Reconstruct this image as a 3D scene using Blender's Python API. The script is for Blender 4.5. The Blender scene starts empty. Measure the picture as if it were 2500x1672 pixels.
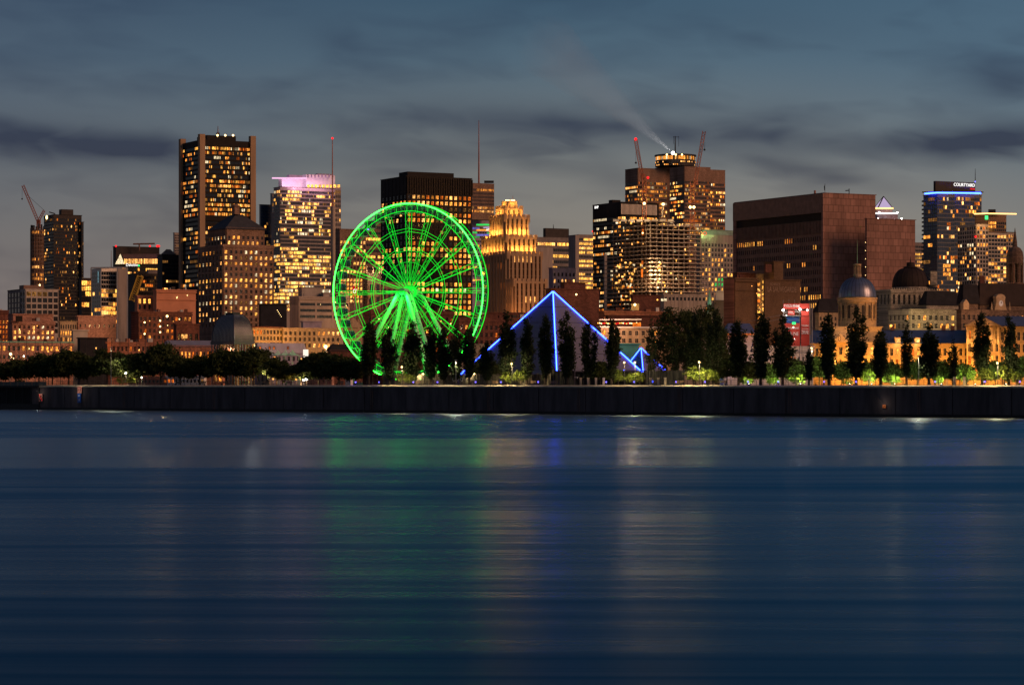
import bpy, math, random
from mathutils import Vector as V
random.seed(11)
S = bpy.context.scene
COL = S.collection
# ---------------------------------------------------------------- camera
F, CX, HY, CAMZ, GZ = 6570.0, 1250.0, 939.0, 6.1, 5.9     # focal length in photo pixels, horizon row, eye height, quay level
cam = bpy.data.cameras.new('camera'); camo = bpy.data.objects.new('camera', cam); COL.objects.link(camo)
camo.location = (0, 0, CAMZ); camo.rotation_euler = (math.radians(90), 0, 0)
cam.sensor_width = 36.0; cam.lens = 36.0 * F / 2500.0
cam.shift_y = (HY - 836.0) / 2500.0
cam.clip_start = 1.0; cam.clip_end = 30000.0
S.camera = camo
S.view_settings.view_transform = 'Standard'; S.view_settings.look = 'None'
S.view_settings.exposure = 0.0; S.view_settings.gamma = 1.0; S.view_settings.use_curve_mapping = False
S.render.engine = 'CYCLES'
cy = S.cycles
cy.use_denoising = True
try:
    cy.denoiser = 'OPENIMAGEDENOISE'; cy.denoising_input_passes = 'RGB_ALBEDO_NORMAL'; cy.denoising_prefilter = 'ACCURATE'
except Exception: pass
cy.max_bounces = 5; cy.diffuse_bounces = 2; cy.glossy_bounces = 3; cy.transmission_bounces = 3; cy.transparent_max_bounces = 6
cy.volume_bounces = 0; cy.caustics_reflective = False; cy.caustics_refractive = False
cy.sample_clamp_indirect = 40.0; cy.use_light_tree = True
SUN_DIR = V((0.86, -0.47, 0.36)).normalized()             # direction of the warm sun lamp that stands in for city glow
# ---------------------------------------------------------------- node helpers
class NT:
    def __init__(s, tree): s.t = tree; s.n = tree.nodes; s.l = tree.links
    def new(s, ty, **kw):
        n = s.n.new(ty)
        for k, v in kw.items(): setattr(n, k, v)
        return n
    def inp(s, sock, v):
        if hasattr(v, 'is_output') or isinstance(v, bpy.types.NodeSocket): s.l.new(v, sock)
        elif v is not None: sock.default_value = v
    def m(s, op, a, b=None, c=None):
        n = s.new('ShaderNodeMath', operation=op); s.inp(n.inputs[0], a)
        if b is not None: s.inp(n.inputs[1], b)
        if c is not None: s.inp(n.inputs[2], c)
        return n.outputs[0]
    def vec(s, x, y, z):
        n = s.new('ShaderNodeCombineXYZ'); s.inp(n.inputs[0], x); s.inp(n.inputs[1], y); s.inp(n.inputs[2], z); return n.outputs[0]
    def sep(s, v):
        n = s.new('ShaderNodeSeparateXYZ'); s.l.new(v, n.inputs[0]); return n.outputs
    def noise(s, v, scale, detail=3.0, rough=0.55, dist=0.0):
        n = s.new('ShaderNodeTexNoise'); s.inp(n.inputs['Vector'], v); n.inputs['Scale'].default_value = scale
        n.inputs['Detail'].default_value = detail; n.inputs['Roughness'].default_value = rough; n.inputs['Distortion'].default_value = dist
        return n.outputs[0]
    def ramp(s, fac, stops, interp='LINEAR'):
        n = s.new('ShaderNodeValToRGB'); s.inp(n.inputs[0], fac); r = n.color_ramp; r.interpolation = interp
        while len(r.elements) < len(stops): r.elements.new(0.5)
        for e, (p, c) in zip(r.elements, stops):
            e.position = p; e.color = (*c, 1) if len(c) == 3 else c
        return n.outputs[0]
    def mix(s, f, a, b, mode='MIX'):
        n = s.new('ShaderNodeMix', data_type='RGBA', blend_type=mode)
        for k, v in ((0, f), (6, a), (7, b)):
            if isinstance(v, (tuple, list)): v = (*v, 1) if len(v) == 3 else v
            s.inp(n.inputs[k], v)
        return n.outputs[2]
    def maprange(s, v, a, b, c, d):
        n = s.new('ShaderNodeMapRange'); s.inp(n.inputs[0], v)
        for i, x in enumerate((a, b, c, d)): n.inputs[i + 1].default_value = x
        return n.outputs[0]
# ---------------------------------------------------------------- dusk sky
W = bpy.data.worlds.new('World'); S.world = W; W.use_nodes = True
w = NT(W.node_tree); w.n.clear()
gen = w.new('ShaderNodeTexCoord').outputs['Generated']
nx, ny, nz = w.sep(gen)
az = w.m('ARCTAN2', nx, ny); el = w.m('ARCSINE', nz)
grad = w.ramp(w.maprange(el, 0.0, 0.5, 0.0, 1.0), [
    (0.0, (0.275, 0.205, 0.160)), (0.05, (0.250, 0.200, 0.165)), (0.11, (0.185, 0.175, 0.158)), (0.17, (0.118, 0.146, 0.160)),
    (0.24, (0.062, 0.116, 0.164)), (0.30, (0.033, 0.080, 0.132)), (0.42, (0.008, 0.052, 0.118)), (0.65, (0.003, 0.030, 0.080)), (1.0, (0.002, 0.013, 0.045))])
def blob(cx, cy_, wx, wy, tilt, amp):
    du = w.m('SUBTRACT', az, (cx - CX) / F); de = w.m('SUBTRACT', el, (HY - cy_) / F)
    c, s_ = math.cos(tilt), math.sin(tilt)
    p = w.m('ADD', w.m('MULTIPLY', du, c * F / wx), w.m('MULTIPLY', de, s_ * F / wx))
    q = w.m('SUBTRACT', w.m('MULTIPLY', de, c * F / wy), w.m('MULTIPLY', du, s_ * F / wy))
    r2 = w.m('ADD', w.m('MULTIPLY', p, p), w.m('MULTIPLY', q, q))
    return w.m('MULTIPLY', w.m('POWER', 2.718, w.m('MULTIPLY', r2, -1.0)), amp)
wob = w.noise(w.vec(w.m('MULTIPLY', az, 14.0), w.m('MULTIPLY', el, 55.0), 0.0), 1.0, 2.0, 0.45, 0.5)
wob2 = w.noise(w.vec(w.m('MULTIPLY', az, 34.0), w.m('MULTIPLY', w.m('ADD', el, w.m('MULTIPLY', az, 0.08)), 110.0), 3.7), 1.0, 2.0, 0.45, 0.6)
tot = None
for b in ((70, 352, 330, 46, -0.08, 0.78), (330, 372, 330, 40, -0.06, 0.42), (870, 128, 120, 46, -0.45, 0.42), (1300, 300, 420, 46, -0.04, 0.55), (1010, 385, 170, 34, 0.0, 0.42),
          (1880, 300, 110, 42, 0.0, 0.34), (1690, 335, 420, 34, -0.05, 0.42), (2300, 350, 330, 34, 0.06, 0.5), (2450, 360, 140, 40, 0.0, 0.45), (1980, 425, 190, 26, -0.2, 0.5),
          (2480, 195, 170, 50, -0.25, 0.45), (1480, 420, 120, 50, -0.5, 0.3), (80, 640, 300, 30, -0.03, 0.22), (1260, 370, 110, 26, 0, 0.35), (1750, 60, 520, 60, -0.1, 0.16), (150, 20, 500, 90, 0.05, 0.2)):
    x = blob(*b); tot = x if tot is None else w.m('ADD', tot, x)
cl = w.m('MULTIPLY', tot, w.maprange(wob2, 0.25, 0.75, 0.65, 1.25))
cl = w.m('ADD', cl, w.maprange(w.m('MULTIPLY', wob, w.m('ADD', wob2, 0.5)), 0.45, 1.0, 0.0, 0.62))
cl = w.m('MINIMUM', w.m('MAXIMUM', cl, 0.0), 0.9)
glow = w.m('ADD', blob(1560, 560, 900, 330, 0.0, 0.22), blob(2250, 560, 420, 200, 0.0, 0.12))
warm = w.mix(glow, grad, (0.38, 0.31, 0.23))
lf = w.maprange(az, -0.19, 0.02, 0.30, 0.0)
warm = w.mix(lf, warm, (0.085, 0.08, 0.115))
rt = w.m('MULTIPLY', w.maprange(az, -0.02, 0.19, 0.0, 1.0), w.maprange(el, 0.03, 0.12, 0.0, 1.0))
warm = w.mix(w.m('MULTIPLY', rt, 0.35), warm, (0.10, 0.165, 0.235))
skyc = w.mix(cl, warm, w.ramp(w.maprange(el, 0.0, 0.2, 0, 1), [(0, (0.10, 0.085, 0.09)), (0.4, (0.030, 0.036, 0.060)), (0.7, (0.030, 0.052, 0.095)), (1, (0.02, 0.05, 0.10))]))
bg = w.new('ShaderNodeBackground'); w.l.new(skyc, bg.inputs[0]); bg.inputs[1].default_value = 1.08
w.l.new(bg.outputs[0], w.new('ShaderNodeOutputWorld').inputs[0])
W.cycles.sampling_method = 'AUTOMATIC'
# ---------------------------------------------------------------- warm sun lamp from the right, added for the city glow on facades
sun = bpy.data.lights.new('sun', 'SUN'); sun.energy = 1.75; sun.angle = math.radians(25); sun.color = (1.0, 0.50, 0.27)
suno = bpy.data.objects.new('sun', sun); COL.objects.link(suno)
suno.rotation_euler = SUN_DIR.to_track_quat('Z', 'Y').to_euler()
# ---------------------------------------------------------------- pixel <-> place helpers
def X(px, d): return (px - CX) / F * d
def Z(py, d): return CAMZ + (HY - py) / F * d
def P(px, py, d): return V((X(px, d), d, Z(py, d)))
def G(px, d): return V((X(px, d), d, GZ))
QL, QR = 668.0, 489.0                                        # distance of the quay edge at the left and right picture border
def qd(px): return 1.0 / (1.0 / QL + (1.0 / QR - 1.0 / QL) * px / 2500.0)
ORD = 'first second third fourth fifth sixth seventh eighth ninth tenth eleventh twelfth thirteenth fourteenth fifteenth sixteenth seventeenth eighteenth nineteenth twentieth'.split()
def nth(i):
    if i < 20: return ORD[i]
    if i < 29: return 'twenty-' + ORD[i - 20]
    if i == 29: return 'thirtieth'
    if i < 39: return 'thirty-' + ORD[i - 30]
    if i == 39: return 'fortieth'
    return 'forty-' + ORD[i - 40]
# ---------------------------------------------------------------- materials
M = {}
def mat(name, col, rough=0.8, metal=0.0, spec=0.3, var=0.25, vs=0.4, bump=0.0, bs=3.0, streak=False, trans=0.0, tint=None):
    m = bpy.data.materials.new(name); m.use_nodes = True; t = NT(m.node_tree); t.n.clear()
    p = t.new('ShaderNodeBsdfPrincipled'); o = t.new('ShaderNodeOutputMaterial'); t.l.new(p.outputs[0], o.inputs[0])
    pos = t.new('ShaderNodeNewGeometry').outputs['Position']
    v = pos
    if streak:
        mp = t.new('ShaderNodeMapping'); t.l.new(pos, mp.inputs[0]); mp.inputs['Scale'].default_value = (1, 1, 0.15); v = mp.outputs[0]
    n = t.noise(v, vs, 4.0, 0.6)
    f = t.maprange(n, 0.3, 0.7, 0.0, 1.0)
    dk = tuple(c * (1 - var) for c in col); lt = tuple(min(1, c * (1 + var)) for c in (tint or col))
    t.l.new(t.mix(f, dk, lt), p.inputs['Base Color'])
    p.inputs['Roughness'].default_value = rough; p.inputs['Metallic'].default_value = metal; p.inputs['Specular IOR Level'].default_value = spec
    if trans: p.inputs['Transmission Weight'].default_value = trans
    if bump:
        b = t.new('ShaderNodeBump'); b.inputs['Strength'].default_value = bump; t.l.new(t.noise(pos, bs, 3), b.inputs['Height']); t.l.new(b.outputs[0], p.inputs['Normal'])
    M[name] = m; return m
def emit(name, col, s, var=0.0, vs=0.9, sample=False):
    m = bpy.data.materials.new(name); m.use_nodes = True; t = NT(m.node_tree); t.n.clear()
    e = t.new('ShaderNodeEmission'); o = t.new('ShaderNodeOutputMaterial'); t.l.new(e.outputs[0], o.inputs[0])
    e.inputs[0].default_value = (*col, 1); e.inputs[1].default_value = s
    if var:
        g = t.new('ShaderNodeNewGeometry'); pos = g.outputs['Position']
        n = t.noise(pos, vs * 1.7, 3.0, 0.7)
        k = t.maprange(n, 0.36, 0.64, max(0.04, 1.0 - var * 1.25), 1.0 + var * 0.8)
        isl = t.maprange(t.m('POWER', g.outputs['Random Per Island'], 1.6), 0, 1, 0.22, 1.75)
        ob = t.maprange(t.new('ShaderNodeObjectInfo').outputs['Random'], 0, 1, 0.45, 1.35)
        t.l.new(t.m('MULTIPLY', t.m('MULTIPLY', k, s), t.m('MULTIPLY', isl, ob)), e.inputs[1])
    m.cycles.emission_sampling = 'AUTO' if sample else 'NONE'
    M[name] = m; return m
def wallmat(name, col, bw=1.0, bh=0.5, mortar=0.12, var=0.3, rough=0.85):
    # masonry seen from far off: courses and blotches, all on a world-space grid
    m = bpy.data.materials.new(name); m.use_nodes = True; t = NT(m.node_tree); t.n.clear()
    p = t.new('ShaderNodeBsdfPrincipled'); o = t.new('ShaderNodeOutputMaterial'); t.l.new(p.outputs[0], o.inputs[0])
    x, y, z = t.sep(t.new('ShaderNodeNewGeometry').outputs['Position'])
    u = t.m('ADD', x, t.m('MULTIPLY', y, 0.55))
    br = t.new('ShaderNodeTexBrick'); t.l.new(t.vec(u, z, 0.0), br.inputs['Vector'])
    br.inputs['Color1'].default_value = (*[c * (1 - var) for c in col], 1); br.inputs['Color2'].default_value = (*[min(1, c * (1 + var)) for c in col], 1)
    br.inputs['Mortar'].default_value = (*[c * 0.55 for c in col], 1); br.inputs['Scale'].default_value = 1.0
    br.inputs['Mortar Size'].default_value = mortar * bh; br.inputs['Brick Width'].default_value = bw; br.inputs['Row Height'].default_value = bh
    n = t.maprange(t.noise(t.vec(u, y, t.m('MULTIPLY', z, 0.4)), 0.12, 4, 0.6), 0.3, 0.7, 0.72, 1.22)
    mx = t.new('ShaderNodeMix', data_type='RGBA', blend_type='MULTIPLY'); mx.inputs[0].default_value = 1.0
    t.l.new(br.outputs[0], mx.inputs[6]); cc = t.new('ShaderNodeCombineColor')
    for i in range(3): t.l.new(n, cc.inputs[i])
    t.l.new(cc.outputs[0], mx.inputs[7]); t.l.new(mx.outputs[2], p.inputs['Base Color'])
    p.inputs['Roughness'].default_value = rough; p.inputs['Specular IOR Level'].default_value = 0.2
    M[name] = m; return m
mat('black_steel', (0.02, 0.02, 0.022), 0.5, var=0.3); mat('dark_wall', (0.035, 0.027, 0.025), 0.6, var=0.3, spec=0.2); mat('black_wall', (0.013, 0.0095, 0.0085), 0.6, spec=0.12)
mat('concrete', (0.30, 0.25, 0.22), 0.85, streak=True, vs=0.25); mat('pale_concrete', (0.42, 0.36, 0.31), 0.85, streak=True, vs=0.25)
mat('grey_steel', (0.22, 0.22, 0.23), 0.45, metal=0.6); mat('white_paint', (0.62, 0.60, 0.58), 0.6, var=0.1); mat('silver', (0.52, 0.47, 0.42), 0.4, metal=0.5, var=0.1)
mat('grey_wall', (0.20, 0.17, 0.16), 0.8); mat('blue_wall', (0.022, 0.028, 0.048), 0.35, spec=0.5); mat('bronze', (0.20, 0.115, 0.085), 0.6); mat('sandstone', (0.34, 0.22, 0.13), 0.85, var=0.18, vs=0.2, streak=True)
mat('roof_dark', (0.045, 0.045, 0.05), 0.8); mat('roof_metal', (0.20, 0.20, 0.27), 0.5, metal=0.4, var=0.15); mat('roof_blue', (0.055, 0.085, 0.19), 0.55, var=0.15)
mat('dome_metal', (0.075, 0.072, 0.082), 0.38, metal=0.7, var=0.18); mat('dome_dark', (0.028, 0.018, 0.017), 0.7, spec=.15)
mat('dome_blue', (0.22, 0.225, 0.28), 0.34, metal=0.8, var=0.15); mat('copper', (0.16, 0.34, 0.26), 0.7); mat('slate', (0.022, 0.021, 0.026), 0.85, spec=.1)
mat('crane_yellow', (0.55, 0.33, 0.05), 0.6); mat('crane_red', (0.33, 0.12, 0.08), 0.6); mat('banner_red', (0.42, 0.045, 0.035), 0.7, var=0.12); mat('white_cloth', (0.60, 0.60, 0.60), 0.8, var=0.08)
mat('tarp', (0.16, 0.15, 0.12), 0.85, vs=1.2, streak=True); mat('wood', (0.20, 0.13, 0.08), 0.8); mat('trunk', (0.06, 0.045, 0.032), 0.9); mat('pyramid_panel', (0.14, 0.135, 0.175), 0.6, var=0.06)
mat('sign_blue', (0.02, 0.10, 0.45), 0.5); mat('sign_pink', (0.85, 0.35, 0.26), 0.6, var=0.05); mat('sign_orange', (0.9, 0.25, 0.06), 0.6, var=0.05); mat('sign_dark', (0.12, 0.015, 0.015), 0.6); mat('sign_white', (0.7, 0.75, 0.8), 0.6, var=0.05)
mat('ghost_paint', (0.24, 0.17, 0.13), 0.9, var=0.4, vs=1.5); mat('teal_panel', (0.05, 0.30, 0.28), 0.6); mat('wheel_paint', (0.42, 0.46, 0.42), 0.5, var=0.05)
mat('green_roof', (0.22, 0.30, 0.26), 0.8); mat('lilac_wall', (0.30, 0.25, 0.33), 0.7); mat('terracotta', (0.46, 0.20, 0.12), 0.85, vs=0.15, var=0.15)
mat('plaza', (0.18, 0.16, 0.14), 0.9, vs=0.5)
wallmat('brick', (0.30, 0.13, 0.085)); wallmat('brick_dark', (0.14, 0.055, 0.042)); wallmat('brick_pink', (0.42, 0.22, 0.16)); wallmat('brick_brown', (0.13, 0.078, 0.048), 0.5, 0.25, .06, .2)
wallmat('limestone', (0.38, 0.27, 0.17), 0.8, 0.38, 0.06, 0.15); wallmat('greystone', (0.30, 0.26, 0.21), 1.4, 0.7); wallmat('granite_brown', (0.27, 0.145, 0.115), 3.2, 3.2, 0.05, 0.16); wallmat('tan_brick', (0.27, 0.165, 0.115))
wallmat('darkstone', (0.15, 0.10, 0.075), 1.2, 0.6)
gl = mat('glass', (0.015, 0.017, 0.022), 0.12, spec=0.6, var=0.4, vs=0.5); mat('glass_blue', (0.02, 0.035, 0.07), 0.10, spec=0.8, var=0.5, vs=0.3); mat('cabin_glass', (0.02, 0.05, 0.05), 0.1, spec=0.8)
emit('w', (1.0, 0.34, 0.05), 2.1, 0.75, 0.8); emit('p', (1.0, 0.44, 0.11), 2.8, 0.75, 0.8); emit('o', (1.0, 0.20, 0.02), 1.0, 0.6, 0.8); emit('d', (1.0, 0.42, 0.10), 0.28, 0.8, 0.9)
emit('c', (1.0, 0.78, 0.46), 1.5, 0.7, 0.8); emit('y', (1.0, 0.45, 0.075), 2.4, 0.7, 0.8); emit('g', (0.05, 0.9, 0.15), 0.8, 0.4); emit('b', (0.25, 0.25, 1.0), 0.6, 0.4); emit('r', (1.0, 0.10, 0.05), 1.0, 0.5); emit('t', (0.35, 0.65, 0.75), 0.5, 0.5)
M['k'] = M['glass']; M['u'] = M['glass_blue']
emit('lamp_warm', (1.0, 0.66, 0.26), 5.0); emit('lamp_white', (1.0, 0.93, 0.82), 16.0); emit('lamp_orange', (1.0, 0.40, 0.07), 3.0); emit('lamp_red', (1.0, 0.012, 0.015), 2.2); emit('lamp_blue', (0.12, 0.10, 1.0), 5.0); emit('lamp_green', (0.05, 1.0, 0.2), 2.0)
emit('neon_blue', (0.014, 0.042, 1.0), 28.0, sample=True); emit('neon_white_blue', (0.20, 0.24, 1.0), 2.2); emit('rim_green', (0.020, 1.0, 0.034), 14.0, sample=True); emit('spoke_green', (0.010, 1.0, 0.035), 1.25); emit('spoke_dim', (0.02, 0.60, 0.06), 0.6)
emit('sign_light', (1.0, 0.97, 0.92), 1.6); emit('sign_red', (1.0, 0.03, 0.03), 1.4); emit('sign_red_dim', (0.8, 0.01, 0.015), 0.7); emit('pink_light', (0.95, 0.52, 0.80), 1.2); emit('line_orange', (1.0, 0.55, 0.16), 3.0); emit('screen', (1.0, 0.86, 0.70), 1.2); emit('lilac_light', (0.72, 0.55, 0.85), 0.7)
# ---------------------------------------------------------------- mesh builder
ORG = {}
def org(o): return ORG.get(o.name, V((0, 0, 0))) if o else V((0, 0, 0))
class MB:
    def __init__(s): s.v = []; s.f = []; s.mi = []
    def box(s, o, u, v, h, mi=0):          # corner o, edge vectors u, v, h
        o, u, v, h = V(o), V(u), V(v), V(h); n = len(s.v)
        s.v += [o, o + u, o + u + v, o + v, o + h, o + u + h, o + u + v + h, o + v + h]
        fs = [(0, 3, 2, 1), (4, 5, 6, 7), (0, 1, 5, 4), (1, 2, 6, 5), (2, 3, 7, 6), (3, 0, 4, 7)]
        if u.cross(v).dot(h) < 0: fs = [f[::-1] for f in fs]
        s.f += [tuple(n + i for i in f) for f in fs]; s.mi += [mi] * 6; return s
    def cbox(s, c, sx, sy, sz): return s.box((c[0] - sx / 2, c[1] - sy / 2, c[2] - sz / 2), (sx, 0, 0), (0, sy, 0), (0, 0, sz))
    def quad(s, a, b, c, d, mi=0):
        n = len(s.v); s.v += [V(a), V(b), V(c), V(d)]; s.f.append((n, n + 1, n + 2, n + 3)); s.mi.append(mi); return s
    def tri(s, a, b, c, mi=0):
        n = len(s.v); s.v += [V(a), V(b), V(c)]; s.f.append((n, n + 1, n + 2)); s.mi.append(mi); return s
    def tube(s, a, b, r0, r1=None, k=6, cap=True):
        a, b = V(a), V(b); r1 = r0 if r1 is None else r1; d = (b - a).normalized()
        x = d.orthogonal().normalized(); y = d.cross(x); n = len(s.v)
        for p, r in ((a, r0), (b, r1)):
            for i in range(k):
                t = 2 * math.pi * i / k; s.v.append(p + x * (math.cos(t) * r) + y * (math.sin(t) * r))
        for i in range(k): j = (i + 1) % k; s.f.append((n + i, n + j, n + k + j, n + k + i)); s.mi.append(0)
        if cap: s.f.append(tuple(n + i for i in range(k))[::-1]); s.f.append(tuple(n + k + i for i in range(k))); s.mi += [0, 0]
        return s
    def lathe(s, c, prof, k=24, a0=0.0, a1=2 * math.pi):   # prof: (radius, z) pairs, round the vertical through c
        c = V(c); n = len(s.v); full = abs(a1 - a0 - 2 * math.pi) < 1e-6; kk = k if full else k + 1
        for r, z in prof:
            for i in range(kk):
                t = a0 + (a1 - a0) * i / k; s.v.append(c + V((math.cos(t) * r, math.sin(t) * r, z)))
        for j in range(len(prof) - 1):
            for i in range(k):
                q = (i + 1) % kk
                s.f.append((n + j * kk + i, n + j * kk + q, n + (j + 1) * kk + q, n + (j + 1) * kk + i)); s.mi.append(0)
        return s
    def prism(s, pts, h):                  # polygon pts (counter-clockwise from above) swept by h
        pts = [V(p) for p in pts]; h = V(h); n = len(s.v); k = len(pts)
        s.v += pts + [p + h for p in pts]
        s.f.append(tuple(n + i for i in range(k))[::-1]); s.f.append(tuple(n + k + i for i in range(k))); s.mi += [0, 0]
        for i in range(k): j = (i + 1) % k; s.f.append((n + i, n + j, n + k + j, n + k + i)); s.mi.append(0)
        return s
    def ball(s, c, r, k=8, rz=None):
        rz = rz or r
        return s.lathe(c, [(max(1e-3, r * math.sin(math.pi * i / k)), -rz * math.cos(math.pi * i / k)) for i in range(k + 1)], k + 2)
    def mesh(s, name, mats, off=V((0, 0, 0)), smooth=False):
        me = bpy.data.meshes.new(name); me.from_pydata([tuple(p - off) for p in s.v], [], s.f)
        for m in (mats if isinstance(mats, (list, tuple)) else [mats]): me.materials.append(M[m] if isinstance(m, str) else m)
        if any(s.mi): me.polygons.foreach_set('material_index', s.mi)
        if smooth: me.polygons.foreach_set('use_smooth', [True] * len(me.polygons))
        me.update(); return me
    def build(s, name, mats, parent=None, smooth=False, kind=None, label=None):
        off = org(parent); o = bpy.data.objects.new(name, s.mesh(name, mats, off, smooth)); COL.objects.link(o)
        if parent: o.parent = parent; ORG[o.name] = off
        if kind: o['kind'] = kind
        if label: o['label'] = label
        return o
def tag(o, label, cat, group=None):
    o['label'] = label; o['category'] = cat
    if group: o['group'] = group
    return o
def thing(name, loc, label, cat, group=None):
    o = bpy.data.objects.new(name, None); COL.objects.link(o); o.location = loc; o.empty_display_size = 0.5; ORG[o.name] = V(loc)
    return tag(o, label, cat, group)
def inst(name, me, parent, pos, mk=None, rz=0.0):
    o = bpy.data.objects.new(name, me); COL.objects.link(o)
    if parent: o.parent = parent; o.location = V(pos) - org(parent); ORG[o.name] = V(pos)
    else: o.location = pos
    if rz: o.rotation_euler = (0, 0, rz)
    if mk: o.material_slots[0].link = 'OBJECT'; o.material_slots[0].material = M[mk]
    return o
def struct(o): o['kind'] = 'structure'; return o
def light(name, loc, energy, col, parent=None, size=0.3, kind='POINT', aim=None, spot=1.2, sx=None):
    l = bpy.data.lights.new(name, kind); l.energy = energy; l.color = col
    if kind == 'AREA': l.shape = 'RECTANGLE'; l.size = sx or size; l.size_y = size
    else: l.shadow_soft_size = size
    if kind == 'SPOT': l.spot_size = spot; l.spot_blend = 0.6
    o = bpy.data.objects.new(name, l); COL.objects.link(o)
    if parent: o.parent = parent
    o.location = V(loc) - org(parent)
    if aim is not None: o.rotation_euler = (V(loc) - V(aim)).to_track_quat('Z', 'Y').to_euler()
    return o
def text(body, name, mk, parent, origin, u, h, w=None, thick=0.06):
    # standing lettering: origin = lower left corner, u = reading direction, h = capital height, w = fitted width
    c = bpy.data.curves.new(name, 'FONT'); c.body = body; c.size = h / 0.72; c.extrude = thick; c.resolution_u = 3
    tmp = bpy.data.objects.new('tmp_text', c); COL.objects.link(tmp); bpy.context.view_layer.update()
    me = bpy.data.meshes.new_from_object(tmp.evaluated_get(bpy.context.evaluated_depsgraph_get())); bpy.data.objects.remove(tmp); bpy.data.curves.remove(c)
    me.name = name; me.materials.clear(); me.materials.append(M[mk])
    xs = [v.co.x for v in me.vertices]; x0, x1 = min(xs), max(xs); k = w / (x1 - x0) if w else 1.0
    u = V(u).normalized(); n = V((u.y, -u.x, 0))
    for v in me.vertices: v.co = u * ((v.co.x - x0) * k) + V((0, 0, v.co.y)) + n * v.co.z
    return inst(name, me, parent, origin)
# ---------------------------------------------------------------- buildings on the street grid
GRID = 28.0
def axes(ang):
    r = math.radians(ang); return V((-math.sin(r), math.cos(r), 0)), V((math.cos(r), math.sin(r), 0))
def reach(c, dr, px):
    k = (px - CX) / F; den = dr.x - k * dr.y
    return (k * c.y - c.x) / den
NWIN = {}
def lit_rows(nf, nb, p, pal, rows=None, run=0.55, rnd=random):
    out = []
    for j in range(nf):
        q = rows[j] if rows and j < len(rows) else p * rnd.choice((0.25, 0.5, 0.8, 1.0, 1.3, 1.8))
        on = rnd.random() < q; main = rnd.choice(pal); row = []
        for i in range(nb):
            if rnd.random() > run: on = rnd.random() < q; main = rnd.choice(pal)
            row.append(main if on else None)
        out.append(row)
    return out
def facade(t, O, u, L, z0, z1, zt, zb, nf, nb, pf=0.3, sf=0.4, pr=0.25, fm='concrete', p=0.4, pal='wwpd', rows=None, run=0.55, dark='k', bands=False, cross=False, d=1500, lit=None, joined=False, skip=None, seam=None):
    n = V((u.y, -u.x, 0)); up = V((0, 0, 1)); pb = L / nb; fh = (zt - zb) / nf; pw = pf * pb; sp = sf * fh
    m = MB(); a, b = (pr, pr + 0.08) if not bands else (pr + 0.08, pr)
    for i in range(nb + 1):
        x0 = max(0, i * pb - pw / 2); x1 = min(L, i * pb + pw / 2)
        if pf > 0: m.box(O + u * x0 + up * (z0 + 0.02), u * (x1 - x0), n * b, up * (z1 - z0 - 0.05))
    def span(za, zb_): m.box(O + u * 0.01 + up * za, u * (L - 0.02), n * a, up * (zb_ - za))
    span(zt - sp * 0.5, z1 - 0.01)
    if zb > z0: span(z0, zb + sp * 0.5)
    for j in range(1, nf): zc = zt - j * fh; span(zc - sp / 2, zc + sp / 2)
    m.build('facade', fm, t)
    ww, wh = pb - pw, fh - sp; depth = 0.06
    pm = MB(); c0 = V((0, 0, 0))
    if cross:
        g = 0.08 * ww
        for sx in (0, 1):
            for sz in (0, 1):
                q = u * (sx * (ww / 2 + g / 2)) + up * (sz * (wh / 2 + g / 2)); pm.quad(q, q + u * (ww / 2 - g / 2), q + u * (ww / 2 - g / 2) + up * (wh / 2 - g / 2), q + up * (wh / 2 - g / 2))
    else:
        pm.quad(c0, u * ww, u * ww + up * wh, up * wh)
    me = pm.mesh('window', 'k')
    grid = lit or lit_rows(nf, nb, p, pal, rows, run)
    px2 = (ww / d * F) * (wh / d * F); cells = []
    for j in range(nf):
        for i in range(nb):
            if skip and skip(i, j): continue
            cells.append((0 if grid[j][i] else 1, random.random(), i, j, grid[j][i] or dark))
    cells.sort(); rest = MB(); keys = []
    for _, _, i, j, k in cells:
        q = O + u * (i * pb + pw / 2) + n * depth + up * (zt - (j + 1) * fh + sp / 2)
        if not joined and px2 >= 22 and NWIN.get(t.name, 0) < 300:
            inst('window', me, t, q, k); NWIN[t.name] = NWIN.get(t.name, 0) + 1
        else:
            if k not in keys: keys.append(k)
            rest.quad(q, q + u * ww, q + u * ww + up * wh, q + up * wh, keys.index(k))
    if rest.f: rest.build('window_grid', keys, t, kind='stuff')
class Vol: pass
def vol(t, xl, xc, xr, d, yt, yb=None, wall='concrete', L=None, R=None, ang=GRID, name='wall', cap=0.35, capm=None):
    a, b = axes(ang); r = Vol(); C = V((X(xc, d), d, 0)); r.C, r.a, r.b, r.d = C, a, b, d
    r.La = max(0.6, reach(C, a, xl)); r.Lb = max(0.6, reach(C, b, xr)); r.z1 = Z(yt, d); r.z0 = GZ if yb is None else Z(yb, d)
    up = V((0, 0, 1))
    MB().box(C + up * r.z0, a * r.La, b * r.Lb, up * (r.z1 - r.z0)).build(name, wall, t)
    if cap:
        e = 0.45
        MB().box(C + up * (r.z1 + 0.03) - a * e - b * e, a * (r.La + 2 * e), b * (r.Lb + 2 * e), up * cap).build('parapet', capm or wall, t)
    for sp, O, u, Lf in ((L, C + a * r.La, -a, r.La), (R, C, b, r.Lb)):
        if not sp: continue
        sp = dict(sp); y0, y1, nf, nb = sp.pop('y0'), sp.pop('y1'), sp.pop('nf'), sp.pop('nb'); sp.setdefault('fm', wall)
        facade(t, O, u, Lf, r.z0, r.z1, Z(y0, d), Z(y1, d), nf, nb, d=d, **sp)
    return r
def bld(name, label, cat, px, d): return thing(name, G(px, d), label, cat)
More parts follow.
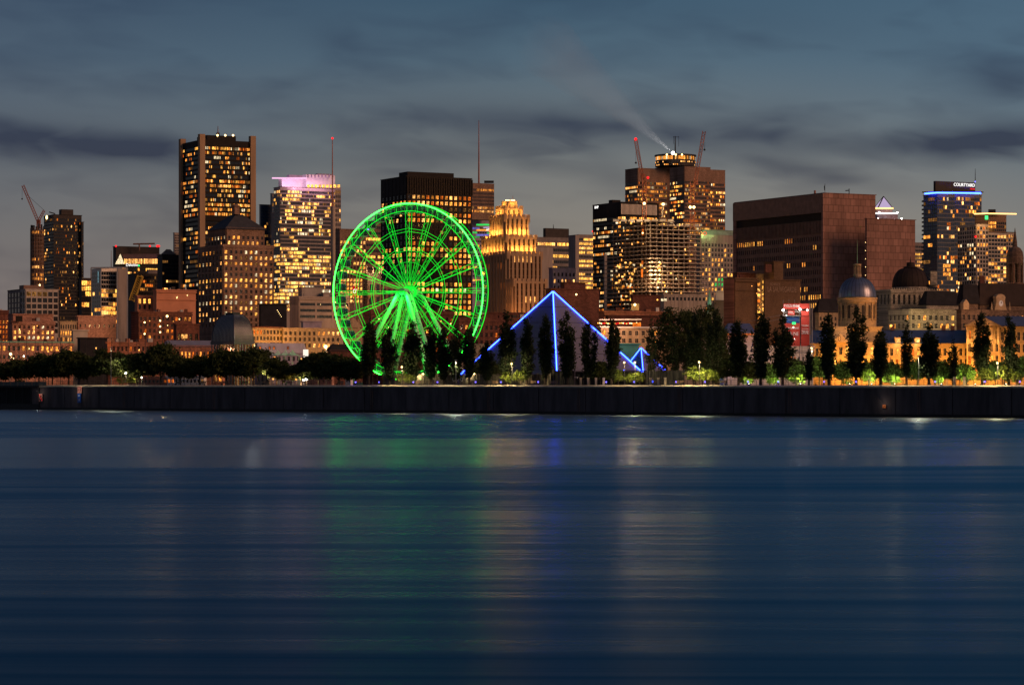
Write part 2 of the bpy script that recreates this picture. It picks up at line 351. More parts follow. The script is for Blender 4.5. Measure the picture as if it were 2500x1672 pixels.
def hip(t, r, h, m='slate', name='roof', e=0.6, flat=0.0):
    # hipped roof over a volume
    up = V((0, 0, r.z1 + 0.05)); C = r.C - r.a * e - r.b * e; La, Lb = r.La + 2 * e, r.Lb + 2 * e
    A, B, Cc, D = C + up, C + r.b * Lb + up, C + r.a * La + r.b * Lb + up, C + r.a * La + up
    s = min(La, Lb) / 2 * (1 - flat); H = V((0, 0, h))
    i = [A + r.a * s + r.b * s + H, B + r.a * s - r.b * s + H, Cc - r.a * s - r.b * s + H, D - r.a * s + r.b * s + H]
    q = MB(); o = [A, B, Cc, D]
    for k in range(4): q.quad(o[k], o[(k + 1) % 4], i[(k + 1) % 4], i[k])
    q.quad(*i); q.quad(*o[::-1]); return q.build(name, m, t)
# ================================================================ the setting: water, ground, quay
def water_mat():
    m = bpy.data.materials.new('river'); m.use_nodes = True; t = NT(m.node_tree); t.n.clear()
    # wave slopes as two lobes: smooth faces that mirror the city, steeper ones that mirror the blue sky overhead
    o = t.new('ShaderNodeOutputMaterial'); p = t.new('ShaderNodeBsdfGlossy'); p2 = t.new('ShaderNodeBsdfGlossy'); df = t.new('ShaderNodeBsdfDiffuse'); fr = t.new('ShaderNodeFresnel'); mx = t.new('ShaderNodeMixShader'); lob = t.new('ShaderNodeMixShader')
    x, y, z = t.sep(t.new('ShaderNodeNewGeometry').outputs['Position'])
    fr.inputs['IOR'].default_value = 1.33; p.inputs['Color'].default_value = (0.68, 0.84, 0.94, 1); p2.inputs['Color'].default_value = (0.10, 0.50, 0.74, 1); df.inputs['Color'].default_value = (0.001, 0.009, 0.018, 1)
    t.l.new(p2.outputs[0], lob.inputs[1]); t.l.new(p.outputs[0], lob.inputs[2])
    t.l.new(t.m('MULTIPLY', fr.outputs[0], 0.78), mx.inputs[0]); t.l.new(df.outputs[0], mx.inputs[1]); t.l.new(lob.outputs[0], mx.inputs[2]); t.l.new(mx.outputs[0], o.inputs[0])
    # current bands: long smooth slicks drawn out across the flow, their width growing with distance
    ly = t.m('LOGARITHM', t.m('MAXIMUM', y, 5.0), 2.718)
    wav = t.m('MULTIPLY', t.noise(t.vec(t.m('MULTIPLY', x, 0.010), t.m('MULTIPLY', y, 0.02), 0.0), 1.0, 2.0), 0.16)
    lw = t.m('ADD', ly, wav)
    n1 = t.noise(t.vec(t.m('MULTIPLY', x, 0.004), t.m('MULTIPLY', lw, 3.2), 2.0), 1.0, 2.0, 0.5)
    n2 = t.noise(t.vec(t.m('MULTIPLY', x, 0.006), t.m('MULTIPLY', lw, 15.0), 5.0), 1.0, 4.0, 0.65)
    n3 = t.noise(t.vec(t.m('MULTIPLY', x, 0.010), t.m('MULTIPLY', lw, 48.0), 9.0), 1.0, 3.0, 0.6)
    s = t.m('ADD', t.m('MULTIPLY', n1, 0.9), t.m('ADD', t.m('MULTIPLY', n2, 1.6), t.m('MULTIPLY', n3, 0.5))); s = t.m('SUBTRACT', s, 0.57)
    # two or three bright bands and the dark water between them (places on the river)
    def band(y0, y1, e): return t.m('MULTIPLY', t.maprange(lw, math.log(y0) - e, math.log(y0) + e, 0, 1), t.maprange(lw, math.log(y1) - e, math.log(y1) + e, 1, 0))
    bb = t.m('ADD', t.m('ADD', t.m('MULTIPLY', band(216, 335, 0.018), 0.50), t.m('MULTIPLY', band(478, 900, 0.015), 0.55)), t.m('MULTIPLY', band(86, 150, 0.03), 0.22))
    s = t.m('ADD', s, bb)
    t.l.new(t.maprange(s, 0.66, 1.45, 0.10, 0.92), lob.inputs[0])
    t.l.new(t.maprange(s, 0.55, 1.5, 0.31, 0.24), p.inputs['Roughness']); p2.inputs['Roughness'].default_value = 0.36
    def facing(sock, v):
        n = t.new('ShaderNodeVectorMath', operation='NORMALIZE'); t.l.new(t.vec(0.0, v, 1.0), n.inputs[0]); t.l.new(n.outputs[0], sock)
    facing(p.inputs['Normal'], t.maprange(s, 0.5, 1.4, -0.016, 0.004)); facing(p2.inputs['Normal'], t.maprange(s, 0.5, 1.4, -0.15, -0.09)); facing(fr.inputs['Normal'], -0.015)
    M['river'] = m
water_mat()
rv = MB()
for i in range(12):
    y0, y1 = 8 + i * 120, 8 + (i + 1) * 120
    rv.quad((-900, y0, 0), (900, y0, 0), (900, y1, 0), (-900, y1, 0))
struct(rv.build('river', 'river'))
def qp(px, back=0.0, z=GZ):
    d = qd(px) + back / ((px - CX) / F * QN.x + QN.y); return V((X(px, d), d, z))      # 'back' metres behind the edge, on the sight line
_a, _b = V((X(0, QL), QL, 0)), V((X(2500, QR), QR, 0)); QU = (_b - _a).normalized(); QN = V((-QU.y, QU.x, 0))   # along the quay, and away from the water
A0, B0 = _a - QU * 160, _b + QU * 120
gm = MB(); gm.quad(A0 + QN * 1.3 + V((0, 0, GZ)), B0 + QN * 1.3 + V((0, 0, GZ)), V((9000, 9000, GZ)), V((-9000, 9000, GZ)))
gm.quad(A0 + QN * 1.3 + V((0, 0, GZ)), V((-9000, 9000, GZ)), V((-9000, 1200, GZ)), V((-400, 1000, GZ))).quad(B0 + QN * 1.3 + V((0, 0, GZ)), V((700, 700, GZ)), V((9000, 1500, GZ)), V((9000, 9000, GZ)))
struct(gm.build('ground', 'plaza'))
# the quay wall: cast panels with recessed joints, a coping lit from above
mat('quay_wall', (0.11, 0.085, 0.085), 0.9, var=0.45, vs=0.5, streak=True, bump=0.2, bs=1.0); mat('quay_wet', (0.02, 0.016, 0.016), 0.5, var=0.3); mat('coping', (0.48, 0.42, 0.31), 0.85, var=0.2, vs=0.8)
mat('quay_back', (0.03, 0.026, 0.026), 0.9)
NOTCH = ((770, 800),)
qw = struct(MB().box(A0 + QN * 0.6 + V((0, 0, -2)), B0 - A0, QN * 1.2, V((0, 0, GZ + 1.99 - 0.25))).build('quay_wall', 'quay_back'))
LQ = (B0 - A0).length; npan = 46; pl = LQ / npan
for i in range(npan):
    p0 = A0 + QU * (i * pl + 0.09); c = p0 + QU * pl / 2; px = CX + F * c.x / c.y
    if px < 97: continue
    dz = random.uniform(-0.04, 0.04)
    MB().box(p0 + QN * (0.1 + random.uniform(-0.05, 0.05)) + V((0, 0, 0.55)), QU * (pl - 0.18), QN * 0.48, V((0, 0, GZ - 1.0))).build('panel', 'quay_wall', qw)
    MB().box(p0 - QU * 0.05 + QN * (-0.12) + V((0, 0, -1.5)), QU * (pl - 0.08), QN * 0.7, V((0, 0, 2.0))).build('footing', 'quay_wet', qw)
    e0 = p0 - QU * 0.06 - QN * .05; MB().prism([e0 + V((0, 0, GZ - .42)), e0 + V((0, 0, GZ - .14)), e0 + QN * 1.0 + V((0, 0, GZ + .12)), e0 + QN * 1.9 + V((0, 0, GZ + .12)), e0 + QN * 1.9 + V((0, 0, GZ - .42))], QU * (pl - .06)).build('coping', 'coping', qw)
# recessed landing stage under the promenade at the far left
ls = thing('landing_stage', qp(45), 'dim glazed landing stage recessed under the promenade beside the anchor sign', 'landing stage')
pL, pR = qp(-60, z=0), qp(96, z=0); uL = (pR - pL)
MB().box(pL + QN * 1.2 + V((0, 0, 0.8)), uL, QN * 0.5, V((0, 0, 4.6))).build('back_wall', 'dark_wall', ls)
MB().box(pL + QN * (-0.3) + V((0, 0, 5.35)), uL, QN * 3, V((0, 0, 0.5))).build('deck', 'dark_wall', ls)
MB().box(pL + QN * (-0.2) + V((0, 0, -0.5)), uL, QN * 2, V((0, 0, 1.9))).build('base', 'quay_wet', ls)
for i in range(9):
    q = pL + uL * (i / 8.0); MB().tube(q + V((0, 0, 0)), q + V((0, 0, 5.4)), 0.14).build('post', 'black_steel', ls)
for i in range(16):
    q = pL + uL * ((i + 0.12) / 16.0) + QN * 1.1
    MB().box(q + V((0, 0, 2.9 if i % 3 else 1.6)), uL * 0.048, QN * 0.04, V((0, 0, 1.5))).build('window', 'd' if i in (1, 4, 10, 14) else 'glass', ls)
for i in range(10):
    q = pL + uL * (i / 9.0); MB().box(q + V((0, 0, 5.85)), uL * 0.108, QN * 0.05, V((0, 0, 1.0))).build('balustrade_panel', 'tarp', ls)
# ladders and timber fenders on the wall
for i, px in enumerate((300, 520, 905, 1190, 1410, 1655, 1925, 2240)):
    p = qp(px, -.02, 0); t = thing('quay_ladder', p, f'rusty iron ladder down the quay wall, {nth(i)} from the left', 'ladder', 'ladders on the quay wall')
    for s_ in (0, .5): MB().tube(p + QU * s_ + V((0, 0, .3)), p + QU * s_ + V((0, 0, GZ - .3)), .04, k=4).build('rail', 'bronze', t)
    for k in range(14): MB().tube(p + V((0, 0, .5 + k * .36)), p + QU * .5 + V((0, 0, .5 + k * .36)), .025, k=4).build('rung', 'bronze', t)
# signs on the wall
def wall_sign(px, y0, y1, wpx, mk, label, name='warning_sign'):
    d = qd(px); p = P(px, y1, d); t = thing(name, qp(px, z=Z(y1, d)), label, 'sign'); wd = wpx / F * d
    MB().box(V((p.x, p.y, Z(y1, d))) - QN * 0.22, QU * wd, QN * 0.08, V((0, 0, (y1 - y0) / F * d))).build('panel', mk, t)
    MB().tube(V((p.x, p.y, Z(y0, d) + .5)) - QN * .1, V((p.x, p.y, Z(y0, d) + .6)) - QN * 1.3, .04, k=4).build('added_lamp_bracket', 'black_steel', t); light('sign_fill_light', V((p.x, p.y, Z(y0, d) + .2)) - QN * 1.2 + QU * wd / 2, 16, (1, .85, .7), t, .1)  # bracket and light are added, put in to brighten the sign
    return t, V((p.x, p.y, Z(y1, d))) - QN * 0.25, wd, (y1 - y0) / F * d
t, o, wd, h = wall_sign(97, 961, 980, 12, 'sign_pink', 'pink no-anchoring sign with a black anchor on the quay wall')
q = MB(); q.tube(o + QU * wd * .5 + V((0, 0, h * .15)), o + QU * wd * .5 + V((0, 0, h * .8)), 0.07); q.tube(o + QU * wd * .3 + V((0, 0, h * .68)), o + QU * wd * .7 + V((0, 0, h * .68)), 0.06)
for k in range(8):
    a0, a1 = math.pi + math.pi * k / 8, math.pi + math.pi * (k + 1) / 8
    q.tube(o + QU * (wd * (.5 + .32 * math.cos(a0))) + V((0, 0, h * (.42 + .3 * math.sin(a0)))), o + QU * (wd * (.5 + .32 * math.cos(a1))) + V((0, 0, h * (.42 + .3 * math.sin(a1)))), 0.07)
q.build('anchor_mark', 'black_steel', t)
MB().tube(o + QU * wd * .1 + V((0, 0, h * .9)) - QN * .02, o + QU * wd * .9 + V((0, 0, h * .12)) - QN * .02, 0.06).build('slash', 'sign_red_dim', t)
t, o, wd, h = wall_sign(191, 943, 960, 14, 'sign_pink', 'square pink notice with a dark circle above the blue arrow sign')
q = MB()
for k in range(16):
    a0, a1 = 2 * math.pi * k / 16, 2 * math.pi * (k + 1) / 16
    q.tube(o + QU * (wd * (.5 + .27 * math.cos(a0))) + V((0, 0, h * (.45 + .25 * math.sin(a0)))), o + QU * (wd * (.5 + .27 * math.cos(a1))) + V((0, 0, h * (.45 + .25 * math.sin(a1)))), 0.05)
q.tube(o + QU * wd * .3 + V((0, 0, h * .45)), o + QU * wd * .7 + V((0, 0, h * .45)), 0.05); q.tube(o + QU * wd * .15 + V((0, 0, h * .87)), o + QU * wd * .85 + V((0, 0, h * .87)), 0.06); q.tube(o + QU * wd * .2 + V((0, 0, h * .08)), o + QU * wd * .8 + V((0, 0, h * .08)), 0.04)
q.build('print', 'sign_dark', t)
t, o, wd, h = wall_sign(191, 960.5, 983, 12, 'sign_blue', 'tall blue sign with a white up arrow on the quay wall', 'direction_sign')
q = MB(); q.tube(o + QU * wd * .5 + V((0, 0, h * .12)), o + QU * wd * .5 + V((0, 0, h * .36)), .06); q.tube(o + QU * wd * .35 + V((0, 0, h * .28)), o + QU * wd * .5 + V((0, 0, h * .4)), .06); q.tube(o + QU * wd * .65 + V((0, 0, h * .28)), o + QU * wd * .5 + V((0, 0, h * .4)), .06)
q.build('arrow', 'sign_white', t); MB().box(o + QU * wd * .3 + V((0, 0, h * .7)), QU * wd * .4, QN * .02, V((0, 0, h * .14))).build('symbol', 'sign_white', t)
t, o, wd, h = wall_sign(2156, 988, 996, 9, 'sign_orange', 'small orange plate on the dark quay wall below the market', 'warning_plate')
q = MB(); q.tube(o + QU * wd * .2 + V((0, 0, h * .45)), o + QU * wd * .8 + V((0, 0, h * .6)), .05); q.build('print', 'sign_dark', t)
# promenade railing, one run per stretch
def railing(px0, px1, n, label, h=1.1):
    t = thing('railing', qp(px0, 1.0), label, 'railing'); a, b = qp(px0, 0.9), qp(px1, 0.9)
    pm = MB().tube((0, 0, 0), (0, 0, h), 0.05, k=5).mesh('post', 'black_steel')
    for i in range(n): inst('post', pm, t, a + (b - a) * (i / (n - 1)))
    for z in (h, h * .62, h * .3): MB().tube(a + V((0, 0, z)), b + V((0, 0, z)), 0.025 if z < h else .035, k=4).build('rail', 'black_steel', t)
railing(98, 760, 46, 'thin dark steel railing along the tree-lined stretch of quay')
railing(880, 1560, 44, 'thin dark steel railing in front of the tarpaulin fence and pyramid')
railing(1560, 2520, 60, 'thin dark steel railing along the poplars before the market')
# blue bollard lights
bolls = [x for x in (868, 925, 1009, 1068, 1161, 1223, 1314, 1480, 1548, 1650, 1721, 1826, 1900, 2012, 2090, 2283, 2404, 2490)]
bm = MB().tube((0, 0, 0), (0, 0, .62), .1, k=8).mesh('post', 'black_steel'); hm = MB().ball((0, 0, .74), .15).mesh('light_head', 'lamp_blue')
for i, px in enumerate(bolls):
    p = qp(px, 1.6); t = thing('bollard_light', p, f'short bollard with a blue light on the quay edge, {nth(i)} from the left', 'bollard light', 'blue bollard lights along the quay')
    inst('post', bm, t, p); inst('light_head', hm, t, p)
    light('bollard_glow', p + V((0, 0, .95)) - QN * .3, 14, (0.15, 0.12, 1.0), t, .1)
# benches
def bench(px, i, n):
    p = qp(px, 3.2); t = thing('park_bench', p, f'slatted bench facing the river, {nth(i)} of {n} along the promenade from the left', 'bench', 'benches on the promenade')
    for k in range(3): MB().box(p + QU * -.95 + QN * (.12 + k * .16) + V((0, 0, .44)), QU * 1.9, QN * .13, V((0, 0, .05))).build('seat_slat', 'wood', t)
    for k in range(3): MB().box(p + QU * -.95 + QN * (.62 + k * .04) + V((0, 0, .55 + k * .16)), QU * 1.9, QN * .04, V((0, 0, .13))).build('back_slat', 'wood', t)
    for s in (-.8, .75): MB().box(p + QU * s + QN * .1 + V((0, 0, 0)), QU * .06, QN * .5, V((0, 0, .44))).box(p + QU * s + QN * .6, QU * .06, QN * .05, V((0, 0, 1.0))).build('leg', 'black_steel', t)
bx = (432, 491, 545, 593, 645, 701, 826, 1014, 1059, 1153, 1203, 1297, 1348, 1600, 1654, 1760)
for i, px in enumerate(bx): bench(px, i, len(bx))
# stone posts standing on the promenade
sm = MB().box((-.22, -.22, 0), (.44, 0, 0), (0, .44, 0), (0, 0, 1.5)).mesh('shaft', 'coping'); sc_ = MB().box((-.28, -.28, 1.5), (.56, 0, 0), (0, .56, 0), (0, 0, .14)).mesh('capstone', 'coping')
sp = (1418, 1436, 1455, 1474, 1588, 1607, 1624, 2331, 2354)
for i, px in enumerate(sp):
    p = qp(px, 2.4); t = thing('stone_post', p, f'pale square stone post on the promenade, {nth(i)} from the left', 'post', 'pale stone posts'); inst('shaft', sm, t, p); inst('capstone', sc_, t, p)
# tarpaulin fence round the wheel compound
def tarp(px0, px1, back, label, n, mk='tarp', h=2.55, drop=0.0):
    t = thing('construction_fence', qp(px0, back), label, 'fence'); a, b = qp(px0, back), qp(px1, back)
    for i in range(n):
        s, e = a + (b - a) * (i / n), a + (b - a) * ((i + 1) / n); m = MB(); k = 8; prev = None
        for j in range(k + 1):
            q = s + (e - s) * (j / k) + QN * (0.12 * math.sin(j * 2.3 + i) + random.uniform(-.06, .06))
            top = h - .12 * math.sin(math.pi * j / k) + random.uniform(-.03, .03)
            if prev: m.quad(prev[0], q, q + V((0, 0, top)), prev[0] + V((0, 0, prev[1])))
            prev = (q, top)
        m.build('tarpaulin', mk, t); MB().tube(s + QN * .15, s + QN * .15 + V((0, 0, h + .1)), .05, k=5).build('post', 'grey_steel', t)
    return t
tf = tarp(936, 1345, 11, 'beige tarpaulin fence with white symbols below the wheel', 26)
tarp(1338, 1404, 12, 'black site hoarding at the foot of the large pyramid', 5, 'black_steel', 3.3)
tarp(1578, 1672, 14, 'black site hoarding under the small pyramid', 6, 'black_steel', 3.2)
tarp(885, 934, 10, 'short dark brown tarpaulin fence left of the beige one', 4, 'brick_dark')
q = qp(1108, 10.7); m = MB()
for k, ox in enumerate((0, 1.1, 2.2)):
    c = q + QU * ox + V((0, 0, 1.35)); s = 6 if k == 0 else 3 if k == 1 else 4
    for j in range(s):
        a0, a1 = 2 * math.pi * j / s + .6, 2 * math.pi * (j + 1) / s + .6
        m.tube(c + QU * (.42 * math.cos(a0)) + V((0, 0, .42 * math.sin(a0))), c + QU * (.42 * math.cos(a1)) + V((0, 0, .42 * math.sin(a1))), .06, k=4)
m.build('symbol_print', 'sign_white', tf)
# ================================================================ towers, left to right
def fs(y0, y1, nf, nb, **k): return dict(y0=y0, y1=y1, nf=nf, nb=nb, **k)
def mast(t, px, y0, y1, d, r0, r1, mk='bronze', name='mast', tip=None):
    MB().tube(P(px, y1, d), P(px, y0, d), r0, r1, k=6).build(name, mk, t)
    if tip: MB().ball(P(px, y0 - 1, d), .6).build('warning_light', tip, t)
def bulb(t, px, py, d, r=1.2, mk='lamp_warm', name='lamp'): return MB().ball(P(px, py, d), r).build(name, mk, t)
def pb(t, name, mk, xl, xc, xr, d, yt, yb, ang=GRID): return vol(t, xl, xc, xr, d, yt, yb, mk, name=name, cap=0, ang=ang)
# --- round tower being built, with its crane
t = bld('round_tower', 'round unfinished tower with lit floors, at far left', 'tower', 93, 1900); d = 1900
c = G(93, d + 6); R = 18.5 / F * d
MB().lathe(V((c.x, c.y, 0)), [(R * .82, GZ), (R * .82, Z(560, d)), (0.01, Z(560, d))], 24).build('core', 'tan_brick', t)
for i in range(18):
    z = Z(562 + i * 9.4, d); MB().lathe(V((c.x, c.y, 0)), [(R * .8, z - .4), (R * 1.0, z - .4), (R * 1.0, z), (R * .8, z)], 24).build('floor_slab', 'concrete', t)
for k in range(14):
    a = math.pi + math.pi * (k + .5) / 14; q = V((c.x + R * .97 * math.cos(a), c.y + R * .97 * math.sin(a), 0)); MB().tube(q + V((0, 0, GZ)), q + V((0, 0, Z(556, d))), .35, k=5).build('column', 'tan_brick', t)
for i in range(18):
    lit = {0: 'w', 7: 'w', 9: 'p', 11: 'w', 12: 'w', 15: 'o'}.get(i)
    for k in range(9):
        if not (lit and random.random() < .75): continue
        a = math.pi * (1.02 + .96 * k / 9); b_ = math.pi * (1.02 + .96 * (k + .8) / 9); z0, z1 = Z(562 + i * 9.4 + 8, d), Z(562 + i * 9.4 + 2, d)
        A_, B_ = [V((c.x + R * .86 * math.cos(s), c.y + R * .86 * math.sin(s), 0)) for s in (a, b_)]
        MB().quad(A_ + V((0, 0, z0)), B_ + V((0, 0, z0)), B_ + V((0, 0, z1)), A_ + V((0, 0, z1))).build('window', lit, t)
for k in range(10):
    a = math.pi + math.pi * k / 9; q = V((c.x + R * math.cos(a), c.y + R * math.sin(a), Z(560, d))); MB().box(q, (1, 0, 0), (0, 1, 0), (0, 0, random.uniform(2, 4))).build('formwork', 'dark_wall', t)
def lattice(m, a, b, w, n, r, side=V((1, 0, 0))):
    # square lattice boom between a and b
    dr = (b - a).normalized(); s = (side - dr * side.dot(dr)).normalized(); q = dr.cross(s)
    cs = [s * w / 2 + q * w / 2, s * -w / 2 + q * w / 2, s * -w / 2 - q * w / 2, s * w / 2 - q * w / 2]
    for k in cs: m.tube(a + k, b + k, r, k=4, cap=False)
    for i in range(n):
        p0, p1 = a + (b - a) * (i / n), a + (b - a) * ((i + 1) / n)
        for k in range(4): m.tube(p0 + cs[k], p1 + cs[(k + 1) % 4], r * .7, k=3, cap=False)
    return m
def crane(label, d, mast_px, mast_y, jib0, jib1, mk, back, tip=None, hook=None, cab=None, w=2.2):
    t = thing('tower_crane', P(mast_px, mast_y[1], d), label, 'crane')
    lattice(MB(), P(mast_px, mast_y[1], d), P(mast_px, mast_y[0], d), w, 10, .22).build('mast', mk, t)
    lattice(MB(), P(*jib0, d), P(*jib1, d), w * .75, 16, .2).build('jib', mk, t)
    lattice(MB(), P(*jib0, d), P(*back, d), w * .6, 5, .18).build('counter_jib', mk, t)
    MB().tube(P(*back, d), P(jib0[0] + (jib1[0] - jib0[0]) * .75, jib0[1] + (jib1[1] - jib0[1]) * .75, d), .12, k=4).build('pendant_cable', 'black_steel', t)
    MB().box(P(jib0[0] - 3, jib0[1] + 4, d), (2.4, 0, 0), (0, 2.4, 0), (0, 0, 2.6)).build('cab', mk, t)
    if hook: MB().tube(P(*hook[0], d), P(*hook[1], d), .1, k=4).ball(P(*hook[1], d), .6).build('hook_line', 'black_steel', t)
    if tip: MB().ball(P(jib1[0], jib1[1] - 2, d), .8).build('warning_light', tip, t)
    return t
crane('slender luffing crane leaning left above the round unfinished tower', 1906, 94, (540, 558), (93, 541), (56, 453), 'crane_red', (108, 514), hook=((54, 462), (54, 486)))
# --- dark condo tower
t = bld('apartment_tower', 'dark glass apartment tower beside the round unfinished one', 'tower', 130, 1850)
ap = dict(pf=.22, sf=.34, pr=.2, pal='wddddpo', p=.13, run=.1, dark='k', bands=True)
vol(t, 108, 131, 199, 1850, 525, None, 'dark_wall', fs(532, 820, 36, 8, **ap), fs(532, 820, 36, 26, **ap), capm='black_wall')
vol(t, 190, 199, 204, 1856, 543, None, 'dark_wall', None, fs(548, 820, 32, 2, **ap))
pb(t, 'penthouse', 'dark_wall', 144, 150, 179, 1862, 511, 526); MB().ball(P(114, 531, 1848), .7, rz=1.4).build('roof_sign', 'lamp_warm', t)
MB().tube(P(120, 518, 1860), P(134, 522, 1860), .4).tube(P(134, 522, 1860), P(134, 526, 1860), .4).build('davit', 'black_steel', t)
# --- low white-grid condo
t = bld('apartment_block', 'pale apartment block with a white window grid at far left', 'building', 62, 1350)
g = dict(pf=.2, sf=.28, pr=.3, fm='pale_concrete', pal='wydd', p=.16, cross=True)
vol(t, 20, 57, 60, 1362, 707, None, 'dark_wall', fs(712, 815, 8, 5, pf=.1, sf=.2, p=.03, fm='grey_wall'), None)
vol(t, 52, 63, 142, 1350, 707, None, 'dark_wall', fs(710, 815, 7, 2, **g), fs(710, 815, 7, 6, **g), capm='pale_concrete')
pb(t, 'penthouse', 'bronze', 47, 58, 106, 1362, 696, 709); bulb(t, 97, 696, 1350, .45)
# --- glass tower in a silver frame
t = bld('glass_tower', 'tall glass office block wrapped in a silver frame, with a grey fin', 'tower', 247, 1700)
gb = dict(pf=.06, sf=.2, pr=.15, fm='silver', pal='wypd', p=.75, run=.6, dark='k')
vol(t, 222, 247, 287, 1700, 656, None, 'dark_wall', fs(662, 790, 13, 5, rows=[0, 0, 0, .0, .1, .5, .3, .2, .1, .5, .5, .2, .1], **gb), fs(662, 790, 12, 7, rows=[0, 0, 0, 0, .9, .8, .35, .7, .3, .6, .5, .4], **gb), capm='silver')
pb(t, 'fin', 'concrete', 285, 287, 311, 1698, 655, 939)
for px in (222, 246.5, 286, 311): MB().tube(P(px, 828, 1694), P(px, 655, 1694), .45, k=4).build('frame_edge', 'silver', t)
MB().tube(P(222, 654, 1694), P(311, 653, 1690), .6, k=4).build('frame_top', 'silver', t); MB().quad(P(238.5, 690, 1692), P(241, 690, 1692), P(241, 662, 1692), P(238.5, 662, 1692)).build('light_strip', 't', t)
t = bld('glass_annex', 'low glass annex with yellow-lit upper floors left of the silver-framed block', 'building', 205, 1690)
vol(t, 193, 199, 222, 1680, 680, None, 'dark_wall', None, fs(684, 790, 8, 5, pf=.08, sf=.2, pal='yw', p=.45, rows=[1, 1, .3, .5, .2, .3, .6, .5]))
# --- tower with slanted lit atrium
t = bld('office_tower', 'office block with slanted bright atrium and red roof lights', 'tower', 300, 2300); d = 2300
vol(t, 276, 283, 389, d, 602, None, 'dark_wall', None, fs(652, 760, 11, 22, pf=.12, sf=.3, pal='wpdy', p=.6))
q = MB(); a0, a1, a2 = P(288, 645, d - 8), P(305, 645, d - 14), P(296, 619, d - 6)
q.tri(P(281, 645, d - 10), P(304, 645, d - 14), P(294, 620, d - 8)).build('atrium_gable', 'c', t)
for i in range(22):
    x = 303 + i * 3.75; MB().quad(P(x, 644, d - 12), P(x + 2.2, 644, d - 12), P(x + 2.2, 632, d - 8), P(x, 632, d - 8)).build('lit_panel', 'p', t)
MB().quad(P(303, 632, d - 11), P(388, 632, d - 11), P(392, 620, d + 4), P(296, 620, d + 4)).build('sloped_roof', 'bronze', t)
text('Deloitte', 'sign_lettering', 'sign_light', t, P(308, 650, d - 20), (1, 0, 0), 7 / F * d, 28 / F * d); MB().ball(P(339, 648.5, d - 20), .7).build('sign_dot', 'lamp_green', t)
for px, r in ((283, .8), (366, .8), (384, 1.0), (388, .9)): bulb(t, px, 601, d - 10, r, 'lamp_red', 'warning_light')
MB().tube(P(325, 596, d), P(378, 595, d), .7).tube(P(340, 596, d), P(340, 612, d), .7).build('maintenance_davit', 'bronze', t)
mast(t, 271.5, 612, 660, d, .35, .2)
# --- dark office behind it
t = bld('dark_office', 'dark low office block with scattered lit windows behind the yellow boom', 'building', 400, 2050)
vol(t, 312, 330, 408, 2100, 668, None, 'dark_wall', None, fs(672, 760, 9, 20, pf=.2, sf=.35, pal='wddo', p=.3)); vol(t, 384, 396, 438, 2050, 622, None, 'dark_wall', None, fs(634, 720, 9, 9, pf=.15, sf=.4, pal='wdpo', p=.4))
hip(t, vol(t, 384, 396, 438, 2051, 630, 640, 'bronze', cap=0), 7, 'bronze')
pb(t, 'roof_plant', 'concrete', 358, 362, 405, 2090, 658, 668)
t = bld('mobile_crane', 'yellow lattice crane boom rising between low rooftops', 'crane', 330, 1640); lattice(MB(), P(322, 735, 1640), P(343, 674, 1640), 3.2, 12, .3).build('boom', 'crane_yellow', t); MB().tube(P(343, 674, 1640), P(349, 677, 1640), .7).build('boom_head', 'crane_yellow', t); light('boom_light', P(330, 715, 1620), 1800, (1, .6, .2), t, 1)
# --- stock-exchange style tower
t = bld('corner_pier_tower', 'tallest dark tower with pale corner piers and three roof lamps', 'tower', 492, 2000); d = 2000
rw = [.75, .4, .35, .5, .35, .3, .25, .75, .75, .8, .25, .55, .95, .9, .65, 0, 0, .45, .5, .3, .35, .15, .2, .1, .15, .3, .35, .3]
tp = dict(pf=.16, sf=.42, pr=.18, fm='black_wall', pal='wpwydoyc', run=.5, bands=True)
r = vol(t, 445, 492, 616, d, 341, None, 'black_wall', fs(355, 700, 30, 24, rows=[x * .7 for x in rw], **tp), fs(355, 700, 30, 54, rows=rw, **tp), cap=0)
for c, e in ((r.C, 0), (r.C + r.b * r.Lb, 1), (r.C + r.a * r.La, 2)):
    cc = V((c.x, c.y, 0)); k0, k1 = 2.1, 1.5
    m = MB()
    lo = [cc + r.a * (-k0) + r.b * (-k0), cc + r.a * (-k0) + r.b * k0, cc + r.a * k0 + r.b * k0, cc + r.a * k0 + r.b * (-k0)]
    m.prism([p + V((0, 0, GZ)) for p in lo], (0, 0, Z((328, 333, 340)[e], c.y) - GZ)); m.build('corner_pier', 'sandstone', t)
pb(t, 'penthouse', 'black_wall', 481, 505, 576, d + 8, 330, 342); mast(t, 532, 308, 331, d + 10, .5, .2); pb(t, 'mast_base', 'black_wall', 528, 531, 536, d + 10, 324, 331)
for px in (531, 550, 569): bulb(t, px, 331, d - 2, .75, 'lamp_warm')
for py in (537, 550):
    MB().box(r.C - r.a * .5 + r.b * 2 + V((0, 0, Z(py + 2, d))) - V((r.b.y, -r.b.x, 0)) * -.3, r.b * (r.Lb - 4), V((r.b.y, -r.b.x, 0)) * .3, V((0, 0, 2.6))).build('mechanical_band', 'black_wall', t)
# --- slim pale condo behind
t = bld('slim_condo', 'slim pale apartment tower peeping out left of the tallest tower', 'tower', 430, 2400); vol(t, 423, 426, 445, 2400, 569, None, 'concrete', None, fs(572, 640, 11, 5, pf=.3, sf=.4, p=.12, pal='wd'))
